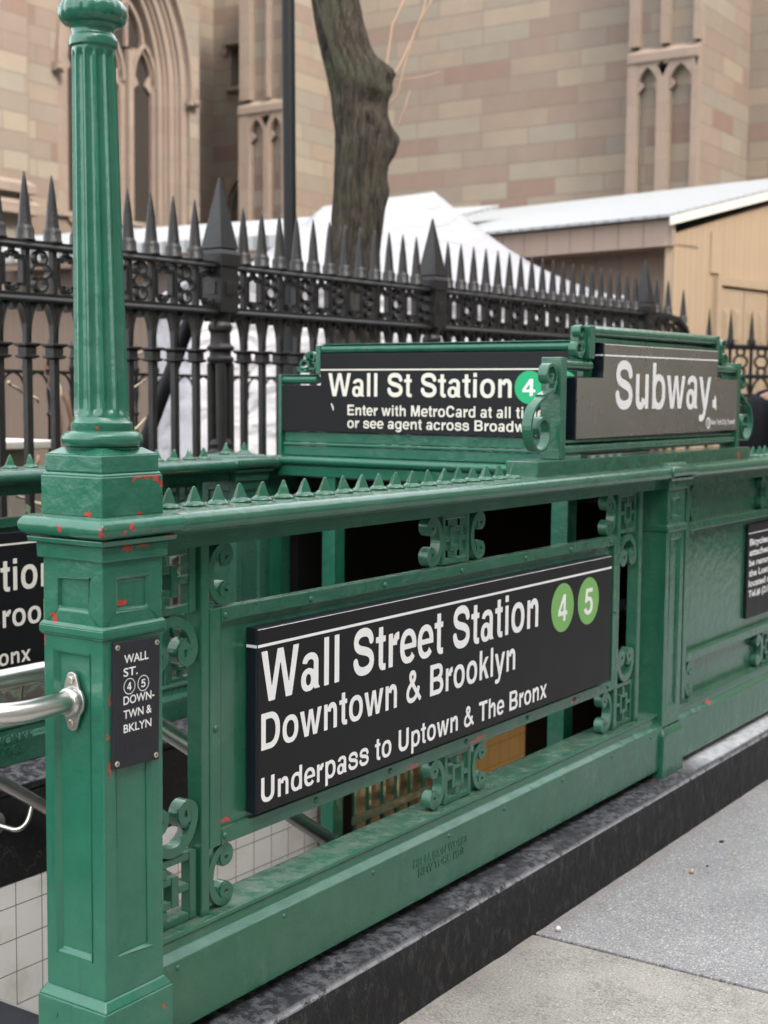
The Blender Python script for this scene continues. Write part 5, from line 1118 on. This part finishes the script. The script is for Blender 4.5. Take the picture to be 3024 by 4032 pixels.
skin('jacket', [Q(0,0,.88)+(.175,.135),Q(.01,0,1.18)+(.178,.140),Q(.02,0,1.38)+(.205,.155),Q(.03,0,1.53)+(.105,.10),Q(.02,.205,1.46)+(.092,.092),Q(-.02,.28,1.18)+(.070,.070),Q(.12,.26,.99)+(.052,.052),Q(.02,-.205,1.46)+(.092,.092),Q(-.02,-.28,1.18)+(.070,.070),Q(.12,-.26,.99)+(.052,.052)], [(0,1),(1,2),(2,3),(2,4),(4,5),(5,6),(2,7),(7,8),(8,9)], 'cloth', pn)
skin('trousers', [Q(0,0,.92)+(.160,.122),Q(0,.09,.88)+(.112,.112),Q(.12,.10,.52)+(.082,.082),Q(.06,.10,.10)+(.065,.065),Q(0,-.09,.88)+(.112,.112),Q(-.02,-.10,.50)+(.082,.082),Q(-.22,-.10,.14)+(.065,.065)], [(0,1),(1,2),(2,3),(0,4),(4,5),(5,6)], 'denim', pn)
skin('backpack', [Q(-.21,0,.98)+(.14,.10),Q(-.24,0,1.15)+(.165,.115),Q(-.22,0,1.36)+(.155,.10),Q(-.16,0,1.50)+(.10,.06)], [(0,1),(1,2),(2,3)], 'pack', pn)
skin('hair', [Q(.045,0,1.70)+(.088,.090),Q(.055,0,1.795)+(.092,.096),Q(.07,0,1.83)+(.065,.07)], [(0,1),(1,2)], 'hair', pn)
for s_ in (1,-1):
    for k in range(5):
        b0 = Vector(Q(.155+.012*k,s_*.25,.945)) if k < 4 else Vector(Q(.15,s_*.235,.95)); ln_ = (.075,.085,.08,.065,.055)[k]; d1 = Vector((0,0,-1))*ln_*.55+f_*.004*k; d2 = d1*.8-r_*s_*.02
        skin('finger', [tuple(b0+Vector((0,0,.03)))+(.011,),tuple(b0)+(.009,),tuple(b0+d1)+(.0085,),tuple(b0+d1+d2)+(.0075,)], [(0,1),(1,2),(2,3)], 'skin', bd, sub=1)
m = MB()
for s_ in (1,-1): c = Q(.168,s_*.032,1.755); m.ball(c, .013, 8)
m.build('eyes', M['shoe'], pn); m = MB(); m.ball(Q(.178,0,1.715), .018, 8, (1,1,1.5)); m.build('nose', M['skin'], bd)
for a in ((.06,.10),(-.22,-.10)):
    m = MB(); c = Q(a[0]+.06,a[1],.045); m.ball(c, .075, 12, (1.5,.9,.62)); m.build('shoe', M['shoe'], pn)

# ------------------------------------------------------------------ litter on the pavement
def bit(x, y, r, mat, label, sq=(1,1,.6)):
    m = MB(); m.ball((x,y,r*sq[2]), r, 8, sq); tag(m.build('scrap', M[mat]), label, 'scrap', 'scraps lying by the kerb')
bit(1.606,-.112,.0085,'litter_w','tiny white scrap at the foot of the kerb by the slab joint',(1,1,.9)); bit(2.27,-.235,.0095,'litter_t','small tan cigarette end lying out from the kerb',(1.2,.8,.8))
for x, y, r_, mt, lb in ((2.62,-.20,.010,'litter_d','dark speck on the flecked slab near the middle post'),(2.36,-.25,.006,'litter_d','small dark crumb beside the tan cigarette end'),(1.75,-.72,.010,'litter_d','dark curled leaf on the worn near slab edge'),(2.52,-.28,.008,'litter_t','tan shred beyond the cigarette end')): bit(x,y,r_,mt,lb,(1.3,.8,.25))
# a fixing on the newel plinth
for parts_ in ([((.075,.262),.0085,-.017,-.0128,6),((.075,.262),.0055,-.022,-.0165,10)],[((.118,.306),.006,-.0150,-.0128,12)],[((.045,.27),.0045,-.0145,-.0128,12)]):
    m = MB()
    for c_, r_, a, b, n_ in parts_: m.disc(c_, r_, a, b, n_, 'x')
    m.build('bolt', M['green_post'], nw)

# ------------------------------------------------------------------ the building across the street, whose bulk shades the pavement
ob_ = thing('office_building', 'tall pale office block across the street, behind the viewer', 'building', (0,-18,0))
m = MB(); m.box(-70,70,-34,-18.2,0,24.2); m.build('wall', plain('pale_limestone', (.34,.33,.30), .8, 0, .2, 8, .15), ob_)
m = MB(); m.box(-70.4,70.4,-34,-17.8,24.2,24.8); m.box(-70.2,70.2,-34,-18.0,4.6,5.0); m.build('cornice', M['stone_plain'], ob_)
m = MB()
for k in range(28):
    for j in range(5): m.box(-67+4.9*k,-64.6+4.9*k,-18.199,-18.16,6.2+3.1*j,8.2+3.1*j)
o = m.build('windows', M['glass'], ob_); o['kind'] = 'stuff'
